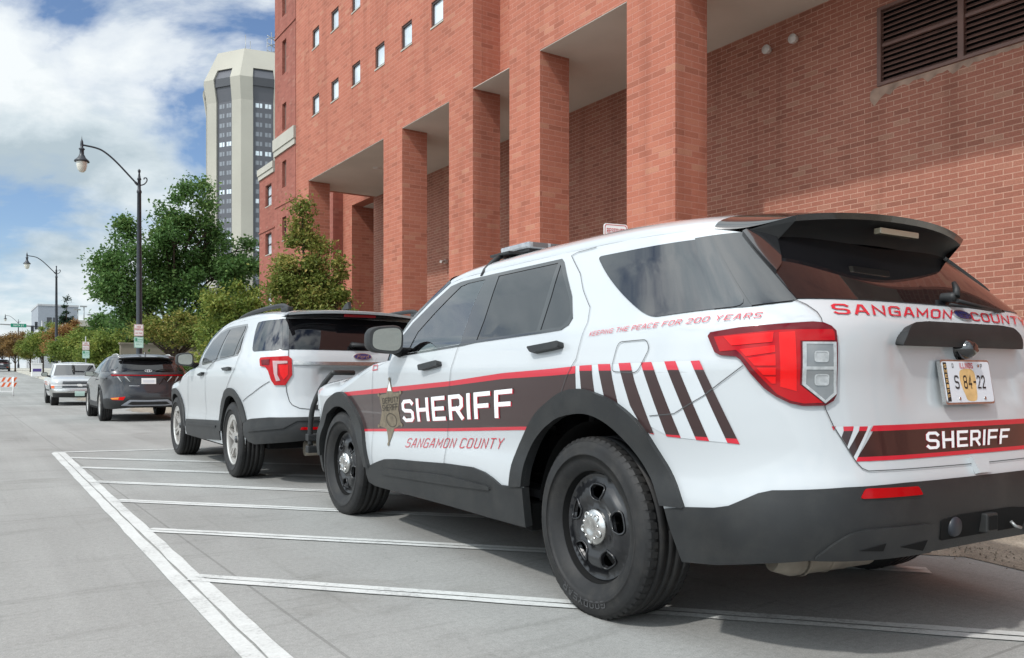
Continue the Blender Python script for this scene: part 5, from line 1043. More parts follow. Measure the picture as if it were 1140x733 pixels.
    for sg in (-1,1):
        b=MB(); q=lambda y,t,o=.006:(sg*(lerp(.80,.65,t)+o),y,lerp(1.0,1.49,t)); b.add([q(.98,.14),q(1.92,.14),q(1.92,.90),q(1.34,.90)],[(0,1,2,3)]); b.build('window','privacy_glass',cab)
    b=MB()
    for x0 in (-.45,.15): b.tube([sw(x0/.745,.02,.012),sw((x0+.2)/.745,.07,.014),sw((x0+.42)/.745,.06,.014)],.012,6)
    b.build('wiper','black_plastic',cab)
    mirror_unit(root,sh,.98,.95,1.10,w=.2,h=.15)
    b=MB(); b.box((-.6,-.5,.30),(.6,4.2,.5)); b.box((-.70,.9,.5),(.70,2.0,1.0)); b.build('underbody','wheel_well',root)
    b=MB(); b.box((-.78,2.05,.55),(.78,4.4,.6)); b.build('bed_floor','wheel_well',root)
    for y0 in (0,3.05):
        for sg in (-1,1):
            b=MB(); a=np.linspace(-.1,math.pi+.1,16); A=[[(sg*x,y0+.405*math.cos(t),.36+.405*math.sin(t)) for t in a] for x in (.45,.80)]; b.grid(A); b.add(A[0],[tuple(range(16))]); b.build('wheel_liner','wheel_well',root,fix=False); make_wheel(root,sg,.725,y0,.36,.215,.12,dict(n=5,w=.09,mat='silver_alloy'),n=40)
    root.rotation_euler=(0,0,-R(1.2)); return root
pickup()
# ---------------- ground, pavement, markings
def gz(y): return .022*(min(max(y,45),147)-45)
def pt(u,d): a=(u-570)/918; return d*(.5563+.831*a), d*(.831-.5563*a)   # bearing in the photo and distance -> ground x, y
def ground():
    ys=[-800,-60,-10,0,15,30,45,60,80,100,125,147,220,600,4000]; xs=[-3000,-200,-40,-8,0,5.4,12,40,200,3000]
    b=MB(); b.grid([[(x,y,gz(y)) for x in xs] for y in ys],smooth=False); b.build('road','road_concrete',kind='structure')
    ys=[-40,-10,0,15,30,45,60,80,100,125,147]
    b=MB(); b.grid([[(6.06,y,gz(y)+.135),(40,y,gz(y)+.135)] for y in ys],smooth=False); b.build('pavement','concrete',kind='structure')
    b=MB()
    for y0,y1 in zip(ys[:-1],ys[1:]):
        n=max(1,int((y1-y0)/3))
        for k in range(n):
            a=y0+(y1-y0)*k/n+.006; c=y0+(y1-y0)*(k+1)/n-.006; q=[(5.90,0),(5.92,.115),(5.935,.132),(6.055,.139),(6.055,0)]
            b.grid([[(x,yy,gz(yy)+z) for x,z in q] for yy in (a,c)],smooth=False)
    b.build('kerb','concrete',kind='structure')
    rng=random.Random(3); b=MB(); A=[]
    y=-12
    while y<60: A.append([(4.42+.22*math.sin(y*.9)+rng.uniform(-.13,.13),y,gz(y)+.004),(5.90,y,gz(y)+.006)]); y+=.16
    b.grid(A,smooth=False); b.build('gutter','gutter_sand',kind='structure')
    # loose grit along the gutter
    b=MB(); rng=random.Random(5)
    for k in range(1500):
        x=4.78+rng.gauss(0,.14); y=rng.uniform(.2,9); s=rng.uniform(.003,.009); b.add([(x-s,y-s,.007),(x+s,y-s*.6,.007),(x+s*.4,y+s,.007),(x,y,.007+s*1.3)],[(0,1,3),(1,2,3),(2,0,3)])
    tag(b.build('grit','gutter_sand',fix=False),'loose dark grit scattered along the dusty gutter','grit',kind='stuff')
    def line(b,p,q,w,gap=0.0,z=.004):
        p=np.array(p);q=np.array(q); d=(q-p)/np.linalg.norm(q-p); n=np.array([-d[1],d[0]])
        for o in ((-(w+gap)/2),((w+gap)/2)):
            L=np.linalg.norm(q-p); m=int(L/.25)+1; rr=random.Random(int(abs(p[0]*100+p[1]*10+o*7))); A=[]
            for k in range(m+1):
                c=p+d*L*k/m+n*o; j1=rr.uniform(-.004,.004); j2=rr.uniform(-.004,.004); A.append([(c[0]+n[0]*(w/2+j1),c[1]+n[1]*(w/2+j1),z),(c[0]-n[0]*(w/2+j2),c[1]-n[1]*(w/2+j2),z)])
            b.grid(A,smooth=False)
    b=MB(); line(b,(1.075,12.36),(.905,2.85),.072,.012); line(b,(.905,2.85),(.87,-1.0),.072,.012); b.build('edge_marking','road_paint',kind='structure')
    for p,q in (((1.0,4.255),(3.39,1.54)),((1.05,5.76),(2.78,3.85)),((1.08,7.28),(3.17,4.94)),((1.1,8.70),(2.65,6.92)),((1.12,10.19),(2.35,8.75)),((1.13,11.50),(2.58,9.9)),((1.06,12.42),(2.48,12.06))):
        p=np.array(p);q=np.array(q); d=(q-p)/(q[0]-p[0]); e=p+d*(4.15-p[0]); s=p-d*.035
        b=MB(); line(b,s,e,.058,.012,.0055); b.build('hatch_marking','road_paint',kind='structure')
ground()
# ---------------- the brick building
X0,XB,ZS=8.65,11.23,6.87
def building():
    root=empty('brick_building',(X0,9,0),0,'large red brick building with tall square pillars and a recessed porch','building')
    root.location=(0,0,0)
    def wall(nm,outer,holes,x,m,rim=.22,step=4,nx=-1):
        fn=lambda a,b_:(np.stack([np.full_like(a,x),a,b_],1),np.repeat(np.array([[nx,0,0.]]),len(a),0))
        v,f=triangulate([outer]+holes,step); return surf_mesh(nm,v,f,fn,m,root,rim=rim)
    def win(y0,y1,z0,z1,x=X0,dep=.075,m='win_glass',bars=0,parent=root):
        b=MB(); b.box((x+dep-.05,y0,z0),(x+dep,y0+.045,z1)); b.box((x+dep-.05,y1-.045,z0),(x+dep,y1,z1)); b.box((x+dep-.05,y0+.045,z0),(x+dep,y1-.045,z0+.045)); b.box((x+dep-.05,y0+.045,z1-.045),(x+dep,y1-.045,z1))
        if bars: b.box((x+dep-.045,y0+.045,(z0+z1)/2-.02),(x+dep-.005,y1-.045,(z0+z1)/2+.02))
        w=b.build('window','frame_dark',parent); b=MB(); b.add([(x+dep-.01,y0+.04,z0+.04),(x+dep-.01,y1-.04,z0+.04),(x+dep-.01,y1-.04,z1-.04),(x+dep-.01,y0+.04,z1-.04)],[(0,1,2,3)]); b.build('pane',m,w,fix=False)
        s=MB(); s.box((x-.015,y0-.02,z0-.035),(x+dep,y1+.02,z0-.001)); s.build('sill','concrete',w); return w
    H=23.0
    wins=[]
    for z0 in (8.70,10.66,12.62,14.58,16.54,18.5): wins+= [(15.59+1.477*k,16.13+1.477*k,z0,z0+.56) for k in range(6)]
    rect=lambda y0,y1,z0,z1:[(y0,z0),(y1,z0),(y1,z1),(y0,z1)]
    wall('wall',rect(14.35,24.95,ZS,H),[rect(*w) for w in wins],X0,'brick_red')
    for k,w in enumerate(wins):
        if w[2]<13: win(*w)
        else: win(*w)
    wall('wall',rect(-22,13.01,ZS,H),[],X0,'brick_red',rim=.6)
    b=MB(); b.box((X0+.225,14.35,ZS),(9.308,24.94,H)); b.box((X0+.62,-22,ZS+.001),(9.3,13.0,H)); b.build('wall_core','brick_red',root)
    b=MB(); b.box((9.31,-22,ZS+.002),(24,24.95,H-.2)); b.build('wall','brick_red',root)
    b=MB(); b.box((9.27,13.0,6.86),(9.309,14.36,6.93)); b.build('flashing','fixture',root)
    for y0,y1 in ((23.83,24.95),(17.57,18.60),(14.35,15.33),(12.02,13.01),(8.65,9.70),(2.40,3.45),(-1.0,.05),(-7.3,-6.25)):
        b=MB(); b.box((X0,y0,0.13),(9.31,y1,ZS-.0015)); b.build('pillar','brick_red',root)
    for y0,y1 in ((18.60,23.83),(15.33,17.57),(13.01,14.35),(9.70,12.02),(3.45,8.65),(.05,2.40),(-6.25,-1.0)):
        b=MB(); b.box((X0+.004,y0+.001,ZS-.012),(9.312,y1-.001,ZS-.002)); b.build('soffit','soffit',root)
    b=MB(); b.box((9.312,-22,ZS-.012),(XB-.001,24.7,ZS-.002)); b.build('soffit','soffit',root)
    wall('wall',rect(-22,24.9,.13,ZS-.002),[rect(3.45,7.09,5.27,6.42)],XB,'brick_brown',rim=.12)
    # louvre
    b=MB(); y0,y1,z0,z1=3.45,7.09,5.27,6.42
    for a,c,d,e in ((y0,y1,z0,z0+.045),(y0,y1,z1-.045,z1),(y0,y0+.06,z0+.045,z1-.045),(y1-.06,y1,z0+.045,z1-.045),(5.83,5.91,z0+.045,z1-.045),(4.64,4.70,z0+.045,z1-.045)): b.box((XB-.03,a,d),(XB+.05,c,e))
    lv=b.build('louvre','louver_paint',root)
    for ya,yb in ((y0+.06,4.64),(4.70,5.83),(5.91,y1-.06)):
        s=MB(); s.box((XB+.0,ya,5.835),(XB+.05,yb,5.875)); s.build('louvre_rail','louver_paint',lv)
        for z in [5.32+.075*k for k in range(7)]+[5.885+.075*k for k in range(7)]:
            s=MB(); s.add([(XB+.004,ya,z),(XB+.004,yb,z),(XB+.075,yb,z+.062),(XB+.075,ya,z+.062),(XB+.008,ya,z-.006),(XB+.008,yb,z-.006),(XB+.079,yb,z+.056),(XB+.079,ya,z+.056)],[(0,1,2,3),(7,6,5,4),(0,4,5,1)]); s.build('louvre_blade','louver_paint',lv,fix=False)
    s=MB(); s.add([(XB+.115,y0,z0),(XB+.115,y1,z0),(XB+.115,y1,z1),(XB+.115,y0,z1)],[(0,1,2,3)]); s.build('louvre_back','wheel_well',lv,fix=False)
    rng=random.Random(8); lo=[(7.25,5.40)]; y=7.30
    pts=[(7.16,5.262),(3.3,5.262),(3.3,5.17)]; yy=3.4
    while yy<7.1: pts.append((yy,5.23-.05*rng.random()-(.09*rng.random()**2 if yy>5.7 else 0)-(.10*rng.random() if yy>6.75 else 0))); yy+=.07
    pts+= [(7.15,5.0),(7.22,5.12),(7.21,5.22)]
    fn=lambda a,b_:(np.stack([np.full_like(a,XB-.003),a,b_],1),np.repeat(np.array([[-1,0,0.]]),len(a),0)); v,f=triangulate([pts],.5); surf_mesh('mortar_patch',v,f,fn,'patch_mortar',root)
    # flood lights and camera, soffit light
    for y in (8.98,8.46):
        b=MB(); b.lathe([(0,-.0),(.05,0),(.05,.05),(.03,.06),(.03,.10)],18,'x',o=(XB-.101,y+.09,6.47)); fl=b.build('flood_light','fixture',root)
        c=MB(); c.lathe([(0,-.10),(.070,-.097),(.077,-.08),(.064,-.02),(.04,.03),(0,.04)],24,'x',o=(XB-.10,y,6.41)); c.tube([(XB-.10,y,6.41),(XB-.06,y+.06,6.45),(XB-.03,y+.09,6.47)],.02,8); c.build('lamp_head','fixture',fl)
    b=MB(); b.box((XB-.09,19.97,4.15),(XB-.001,20.07,4.25),.01); b.tube([(XB-.09,20.02,4.2),(XB-.26,19.9,4.17)],.04,10); b.build('security_camera','fixture',root)
    b=MB(); b.lathe([(0,-.02),(.10,-.018),(.12,0)],20,'z',o=(9.7,21.3,ZS-.013)); b.build('soffit_light','fixture',root)
    # wing set back beyond the far end of the porch
    K=XB/X0; Y=lambda y:y*K; Zf=lambda z:1+(z-1)*K; fnw='brick_smooth'
    wz=[(12.62,13.95),(10.75,11.83),(8.93,9.80),(7.10,7.95),(5.40,6.15),(3.2,4.2),(14.8,16.0),(16.9,18.0)]
    hs=[rect(Y(25.87),Y(26.27),Zf(a),Zf(c)) for a,c in wz]; yb,ym,yf=Y(25.0),Y(27.01),Y(28.70)
    wall('wall',rect(yb,ym,.13,30),hs,XB,fnw,rim=.18)
    b=MB(); b.box((XB+.185,yb+.01,.13),(XB+9,ym-.01,29.99)); b.build('wall_core',fnw,root)
    for i,(a,c) in enumerate(wz):
        if i in (4,5): win(Y(25.87),Y(26.27),Zf(a),Zf(c),x=XB,dep=.15,m='win_dark')
        else: s=MB(); s.box((XB+.11,Y(25.88),Zf(a)+.01),(XB+.18,Y(26.26),Zf(c)-.01)); s.build('blind_window','louver_paint',root)
    b=MB(); b.box((XB-.10,yb-.05,Zf(8.42)),(XB-.001,ym+.03,Zf(8.80))); b.box((XB-.06,yb-.03,Zf(8.24)),(XB-.001,ym+.01,Zf(8.42)-.001)); b.build('cornice','concrete',root)
    for q in ((yb,ym,6.55),(ym+.02,yf,5.95),(yb,ym,12.1)): b=MB(); b.box((XB-.035,q[0],Zf(q[2])),(XB-.001,q[1],Zf(q[2])+.06)); b.build('string_course',fnw,root)
    lw=((6.78,7.50),(5.14,5.86),(3.3,4.1)); hs=[rect(Y(27.37),Y(28.03),Zf(a),Zf(c)) for a,c in lw]
    wall('wall',rect(ym+.003,yf,.13,Zf(7.80)),hs,XB,fnw,rim=.18); b=MB(); b.box((XB+.185,ym+.01,.13),(XB+9,yf-.01,Zf(7.79))); b.build('wall_core',fnw,root)
    for a,c in lw: win(Y(27.37),Y(28.03),Zf(a),Zf(c),x=XB,dep=.15,bars=1)
    b=MB(); b.box((XB-.10,ym+.05,Zf(7.95)),(XB+9,yf+.05,Zf(8.16))); b.box((XB-.06,ym+.05,Zf(7.80)),(XB+9,yf+.03,Zf(7.95)-.001)); b.build('cornice','concrete',root)
    # rear court seen past the end of the porch
    b=MB(); b.box((XB,24.96,6.92),(XB+.4,26.7,13)); b.box((XB,26.7,.13),(XB+2.2,27.49,13)); b.box((XB+2.0,24.0,.13),(XB+2.2,26.69,6.9)); b.build('wall','brick_red',root)
    b=MB(); b.box((10.86,27.5,.13),(13,29.5,13)); b.box((XB+.1,29.51,.13),(XB+1,yb,13)); b.build('wall','brick_smooth',root)
    b=MB(); b.box((XB+.41,24.92,6.90),(XB+2.2,26.69,6.915)); b.build('soffit','soffit',root)
    return root
building()
def tower():
    x,y=pt(288,230); root=empty('tower_block',(x,y,2.2),0,'tall concrete hotel tower with flared crown and dark window strips','tower')
    a=13.6; ang0=math.atan2(-y,-x)+R(5)
    Z=[0,71.5,77.3,80.1,85.8]; S_=[1,1,1.065,.975,.80]
    for k in range(8):
        th=ang0+k*math.pi/4; n=np.array([math.cos(th),math.sin(th)]); t=np.array([-n[1],n[0]]); hw=a*math.tan(math.pi/8); sw=hw*.46
        P=lambda i,s,ins=0: tuple(n*(a*S_[i]-ins)+t*s*S_[i])+(Z[i],)
        b=MB()
        for s0,s1 in ((-hw,-sw),(sw,hw)): b.grid([[P(i,s0),P(i,s1)] for i in range(5)],smooth=False)
        b.grid([[P(i,-sw),P(i,sw)] for i in (3,4)],smooth=False)
        for s in (-sw,sw): b.grid([[P(i,s),P(i,s,.55)] for i in range(4)],smooth=False)
        b.add([P(3,-sw),P(3,sw),P(3,sw,.55),P(3,-sw,.55)],[(0,1,2,3)]); b.build('concrete_pier','concrete_pale',root,fix=False)
        b=MB(); b.grid([[P(i,-sw,.5),P(i,sw,.5)] for i in range(4)],smooth=False); st=b.build('window_strip','tower_panel',root,fix=False)
        b=MB(); b.grid([[tuple(np.array(P(2,s,.44))*np.array([1,1,0])+np.array([0,0,z])*1.0) for s in (-sw,sw)] for z in (75.3,77.5)],smooth=False); b.build('crown_window','tower_glass',st,fix=False)
        if math.cos(th-ang0)>-.2:
            for fl in range(26):
                z=69.8-2.52*fl; b=MB()
                for s0,s1 in ((-sw*.74,-sw*.42),(-sw*.34,-sw*.10),(sw*.18,sw*.44),(sw*.52,sw*.78)):
                    q=[n*(a-.46)+t*s for s in (s0,s1)]; b.add([(*q[0],z),(*q[1],z),(*q[1],z+1.15),(*q[0],z+1.15)],[(0,1,2,3)])
                b.build('window','tower_pane' if (fl*7+k)%5 else 'win_glass',st,fix=False)
    b=MB(); b.add([tuple(np.array([math.cos(ang0+math.pi/8+k*math.pi/4),math.sin(ang0+math.pi/8+k*math.pi/4)])*a*.8/math.cos(math.pi/8))+(85.8,) for k in range(8)],[tuple(range(8))]); b.build('roof','concrete',root)
    b=MB()
    for dx,dy,h in ((-4.5,-3,6.5),(-3.2,-3,5),(2,-5,8),(3,-5,7),(.8,-5,6)): b.tube([(dx,dy,85.7),(dx,dy,85.7+h)],.09,6)
    for z in (87.6,89.6,91.6): b.tube([(.8,-5,z),(3,-5,z+1)],.12,6); b.tube([(3,-5,z),(.8,-5,z+1)],.12,6)
    b.lathe([(0,0),(.9,.3),(1.3,.9)],14,'z',o=(-3.4,-5,86.1)); b.build('aerial','post_steel',root)
tower()
def far_blocks():
    x,y=pt(43,180); r=empty('office_building',(x,y,2.2),0,'grey and white office block with square grid window behind the street trees','building')
    b=MB(); b.box((0,0,0),(7.6,42,9.5)); b.build('wall','white_clad',r); b=MB(); b.box((-.1,-.1,9.5),(7.7,20,14.4)); b.build('upper_wall','grey_clad',r); b=MB(); b.box((-.2,-.2,14.4),(7.8,20.1,14.8)); b.build('roof','white_clad',r)
    b=MB(); b.box((1.4,-.16,7.2),(6.2,-.11,12.2)); w=b.build('window','grey_clad',r)
    for i in range(4):
        for j in range(2): b=MB(); b.box((1.55+1.18*i,-.2,7.4+2.4*j),(2.5+1.18*i,-.165,9.5+2.4*j)); b.build('pane','win_dark',w)
    for k in range(6):
        for j in range(3): b=MB(); b.box((-.06,3+6.4*k,1+2.9*j),(-.002,5.4+6.4*k,2.6+2.9*j)); b.build('window','win_dark',r)
    x,y=pt(80,150); r=empty('parking_structure',(x,y,2.2),0,'pale concrete parking deck with light poles on its roof','building')
    for k in range(4):
        b=MB(); b.box((0,0,2.4*k+.9),(34,22,2.4*k+2.0)); b.build('deck','concrete_pale',r)
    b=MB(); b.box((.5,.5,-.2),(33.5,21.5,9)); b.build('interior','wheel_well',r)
    for k in range(6): b=MB(); b.box((6.2*k,-.05,-.2),(6.2*k+.6,.4,9.2)); b.build('column','concrete_pale',r)
    for u,h in ((86.5,5.6),(93.5,6.2),(102,4.6)):
        xx,yy=pt(u,158); b=MB(); z0=2.2+9.2; b.tube([(0,0,0),(0,0,h-3.2)],.09,6); b.box((-.7,-.25,h-3.2),(.5,.25,h-2.95)); o=b.build('deck_light','post_steel',label={86.5:'grey light pole on the parking deck roof, nearest the dark conifer',93.5:'tallest grey light pole on the parking deck roof',102:'shortest grey light pole on the parking deck roof'}[u],cat='light pole',group='light poles on the parking deck'); o.location=(xx,yy,z0)
    b=MB(); b.box((0,0,0),(13,.25,2.75)); b.box((-.05,-.05,2.75),(13.05,.3,2.85)); o=b.build('garden_wall','beige_wall',label='long plain beige wall behind the trees and grey SUV',cat='wall'); o.location=(7.6,51.5,.13)
far_blocks()
# ---------------- street furniture
def street_lamp(x,y,label,first=[None]):
    if first[0] is None:
        r=empty('street_lamp',(x,y,gz(y)+.13),0); H=8.9
        b=MB(); b.lathe([(.0,0),(.24,0),(.24,.12),(.19,.18),(.17,.75),(.20,.80),(.15,.92),(.115,1.2),(.105,4.5),(.075,H-.75),(.095,H-.72),(.095,H-.66),(.065,H-.6),(.06,H-.22),(.085,H-.20),(.055,H-.12),(.03,H+.05),(.055,H+.12),(.055,H+.17),(.0,H+.23)],20); b.build('pole','lamp_metal',r)
        b=MB(); z=H-.42; b.tube(catmull([(-.05,0,z),(-.28,0,z+.24),(-.85,0,z+.82),(-1.25,0,z+1.13),(-1.55,0,z+1.24),(-2.0,0,z+1.28)],6),[.05]*4+[.034]*27,8)
        b.tube(catmull([(.05,0,z),(.18,0,z+.06),(.28,0,z+.20),(.27,0,z+.31),(.19,0,z+.31),(.17,0,z+.25)],5),.024,8); b.build('arm','lamp_metal',r)
        zz=z+1.28; o=(-2.03,0,zz); b=MB(); b.lathe([(0,.36),(.015,.22),(.05,.12),(.06,0),(.05,-.10),(.10,-.14),(.11,-.17),(.075,-.20),(.08,-.36),(.15,-.50),(.26,-.60),(.27,-.65),(.19,-.655)],24,o=o); hd=b.build('lamp_head','lamp_metal',r)
        b=MB(); b.lathe([(.195,-.655),(.19,-.78),(.15,-.95),(.08,-1.04),(0,-1.06)],24,o=o); b.build('globe','frosted',hd); first[0]=r
    else: r=copy_tree(first[0]); r.location=(x,y,gz(y)+.13)
    return tag(r,label,'street lamp','street lamps along the kerb')
street_lamp(*pt(155,32.7),'black street lamp with curved arm and hanging globe nearest the camera')
street_lamp(*pt(62.8,66),'second black street lamp, standing behind the white pickup truck')
street_lamp(*pt(20.5,150),'third black street lamp, beside the green street name sign')
street_lamp(*pt(10.5,235),'farthest black street lamp, at the left edge beyond the green sign')
def sign_plate(par,fn,w,h,m,text,tm,o=(0,0)):
    v,f=triangulate([rnd_poly([(o[0]-w/2,o[1]-h/2),(o[0]+w/2,o[1]-h/2),(o[0]+w/2,o[1]+h/2),(o[0]-w/2,o[1]+h/2)],.03,3)],.3)
    for t,a,b_,z0,z1 in text: lettering('sign_text',t,[(o[0]+a,o[1]+z1),(o[0]+b_,o[1]+z1),(o[0]+b_,o[1]+z0),(o[0]+a,o[1]+z0)],fn,tm,par,.004,1.1,1.4)
def sign_pair(x,y,z,w,label1,label2,group,tilt=0.0):
    c,s=math.cos(tilt),math.sin(tilt)
    for k,(h,m,txt,tm,lab) in enumerate(((.46,'sign_white',[('NO',-.07,.07,.09,.17),('PARKING',-.14,.14,-.01,.07),('ANY TIME',-.12,.12,-.15,-.09)],'ink_red',label1),(.43,'sign_mint',[('PERMIT',-.02,.14,.08,.14),('PARKING',-.12,.12,-.0,.05),('ONLY',-.10,.10,-.10,-.05)],'ink_green',label2))):
        zz=z-(.48 if k else 0); fn=flat((0,0,0),(c,s,0),(0,0,1))
        v,f=triangulate([rnd_poly([(-w/2,-h/2),(w/2,-h/2),(w/2,h/2),(-w/2,h/2)],.03,3)],.3)
        o=surf_mesh('parking_sign',v,f,fn,m,None,off=0,rim=.01); o.location=(x,y,zz); tag(o,lab,'sign',group)
        rim=[rnd_poly([(-w/2+.012,-h/2+.012),(w/2-.012,-h/2+.012),(w/2-.012,h/2-.012),(-w/2+.012,h/2-.012)],.025,3),rnd_poly([(-w/2+.022,-h/2+.022),(w/2-.022,-h/2+.022),(w/2-.022,h/2-.022),(-w/2+.022,h/2-.022)],.02,3)]
        v,f=triangulate(rim,.3); surf_mesh('sign_border',v,f,fn,tm,o,off=.003)
        q=w/.34
        for t,a,b_,z0,z1 in txt: lettering('sign_text',t,[(a*q,z1),(b_*q,z1),(b_*q,z0),(a*q,z0)],fn,tm,o,.004,1.1,1.4)
        if k:
            v,f=triangulate([[(-.13*q,.06),(-.05*q,.06),(-.05*q,.17),(-.13*q,.17)]],.2); surf_mesh('sign_symbol',v,f,fn,'ink_green',o,off=.004)
x,y=pt(153.7,32.5); sign_pair(x,y-.16,2.84,.34,'white no parking sign with red letters on the nearest street lamp pole','mint green permit sign under the white sign on the nearest street lamp pole','parking signs on poles')
x,y=pt(62.6,65.6); sign_pair(x,y-.2,3.25+.03,.34,'white sign with red letters on the lamp pole behind the pickup','mint green sign on the lamp pole directly behind the pickup','parking signs on poles')
x,y=pt(95.5,46); b=MB(); b.tube([(0,0,0),(0,0,3.0)],.03,8); o=b.build('sign_post','post_steel',label='thin grey steel sign post between the pickup and the grey SUV',cat='post'); o.location=(x,y,gz(y)+.13)
sign_pair(x,y-.05,2.74,.36,'white sign with red letters on the thin grey post','mint green sign on the thin grey post','parking signs on poles')
# reserved sign by the building
x,y=pt(685.5,8.94); th=R(-12)
b=MB(); b.box((-.03,.012,0),(.03,.045,2.52)); o=b.build('sign_post','post_steel',label='grey steel post of the reserved sign behind the sheriff SUV',cat='post'); o.location=(x,y,.13); o.rotation_euler=(0,0,th)
fn=flat((0,0,0),(1,0,0),(0,0,1)); w,h=.29,.44; v,f=triangulate([rnd_poly([(-w/2,-h/2),(w/2,-h/2),(w/2,h/2),(-w/2,h/2)],.035,4)],.3)
sg=surf_mesh('reserved_sign',v,f,fn,'sign_white',None,rim=.008,label='white reserved sign with red lettering above the roof of the sheriff SUV',cat='sign'); sg.location=(x,y,2.44); sg.rotation_euler=(0,0,th)
v,f=triangulate([rnd_poly([(-.135,-.21),(.135,-.21),(.135,.21),(-.135,.21)],.03,4),rnd_poly([(-.128,-.203),(.128,-.203),(.128,.203),(-.128,.203)],.026,4)],.3); surf_mesh('sign_border',v,f,fn,'ink_red',sg,off=.002)
for t,z in (('RESERVED',.12),('PARKING',.03)): lettering('sign_text',t,[(-.11,z+.05),(.11,z+.05),(.11,z-.005),(-.11,z-.005)],fn,'ink_red',sg,.003,1.1,1.5)
# traffic signal mast
def signals():
    x,y=pt(47,110); r=empty('traffic_mast',(x,y,gz(y)+.13),0,'grey traffic signal mast with long horizontal arm over the far junction','signal mast')
    b=MB(); b.tube([(0,0,0),(0,0,6.6)],[.16,.11],10); b.build('pole','post_steel',r); b=MB(); b.tube([(0,0,5.75),(-4,0,5.95),(-9.5,0,6.1)],[.10,.08,.05],8); b.build('arm','post_steel',r)
    for u,z,m,lab in ((36,5.4,'lamp_metal','black traffic signal under the mast arm nearest the green sign'),(40.3,5.9,'lamp_metal','black traffic signal on the mast arm next to the pole'),(57.8,5.2,'yellow_case','yellow backed traffic signal among the street trees')):
        xx,yy=pt(u,109); b=MB(); b.box((-.17,-.1,-.5),(.17,.1,.5),.02); o=b.build('traffic_signal',m,label=lab,cat='traffic signal',group='traffic signals at the junction'); o.location=(xx,yy,gz(yy)+.13+z)
        for k in range(3): c=MB(); c.tube([(0,-.1,.31-.31*k),(0,-.24,.33-.31*k)],.12,10); c.build('visor','lamp_metal',o)
    xx,yy=pt(44,100); b=MB(); b.box((-.17,-.1,-.5),(.17,.1,.5),.02); o=b.build('traffic_signal','lamp_metal',label='dark traffic signal showing a green light below the trees',cat='traffic signal',group='traffic signals at the junction'); o.location=(xx,yy,3.95)
    c=MB(); c.lathe([(0,-.05),(.11,-.03),(.13,0)],14,'y',o=(0,-.1,.0)); c.build('lens','green_light',o)
    xx,yy=pt(20.7,108); b=MB(); b.box((-.88,-.03,-.24),(.88,.0,.24),.01); o=b.build('street_name_sign','sign_green',label='green street name sign hanging from the mast arm',cat='street sign'); o.location=(xx,yy,gz(yy)+.13+6.0-.15)
    lettering('sign_text','NINTH ST',[(-.6,.12),(.6,.12),(.6,-.12),(-.6,-.12)],flat((0,-.032,0),(1,0,0),(0,0,1)),'sign_white',o,.004,1.0,1.4)
signals()
def barricade():
    r=empty('road_barricade',(1.75,47.8,gz(47.8)),R(-4),'white folding road barricade with orange striped boards at left edge','barricade')
    for z in (.82,.56):
        b=MB(); b.box((-.62,-.02,z-.11),(.55,.0,z+.11)); bd=b.build('board','sign_white',r)
        for k in range(5):
            x=-.55+.24*k; fn=flat((0,-.024,0),(1,0,0),(0,0,1)); v,f=triangulate([[(x,z-.105),(x+.10,z-.105),(x+.21,z+.105),(x+.11,z+.105)]],.4); surf_mesh('stripe',v,f,fn,'orange_stripe',bd)
    for x in (-.5,.45):
        for s in (-1,1): b=MB(); b.tube([(x,.0,.95),(x,s*.28,0)],.026,6); b.build('leg','sign_white',r)
    b=MB(); b.box((-.5,-.24,.2),(.45,-.20,.26)); b.build('brace','sign_white',r)
    b=MB(); b.box((-.45,-.05,.22),(-.1,-.03,.55)); b.build('notice','sign_white',r); b=MB(); b.lathe([(0,0),(.09,0)],16,'y',o=(-.28,-.055,.42)); b.build('notice_symbol','badge_blue',r,fix=False)
barricade()
x,y=pt(41,75); r=empty('utility_cabinet',(x,y,gz(y)+.13),0,'white utility cabinet with purple wrap beside the far pavement','cabinet')
b=MB(); b.box((-.42,-.3,0),(.42,.3,1.15),.03); b.build('body','sign_white',r); b=MB(); b.box((-.34,-.31,.45),(.34,-.301,.72)); b.build('wrap','purple_wrap',r); b=MB(); b.box((-.45,-.33,1.15),(.45,.33,1.22),.02); b.build('lid','sign_white',r)
src=[o for o in COL.objects if o.name=='grey_suv'][0]; far=copy_tree(src); far.name='parked_car'; x,y=pt(2,105); far.location=(x,y,gz(y)); far.rotation_euler=(0,0,R(-2)); tag(far,'dark car far down the street at the left edge','car'); 
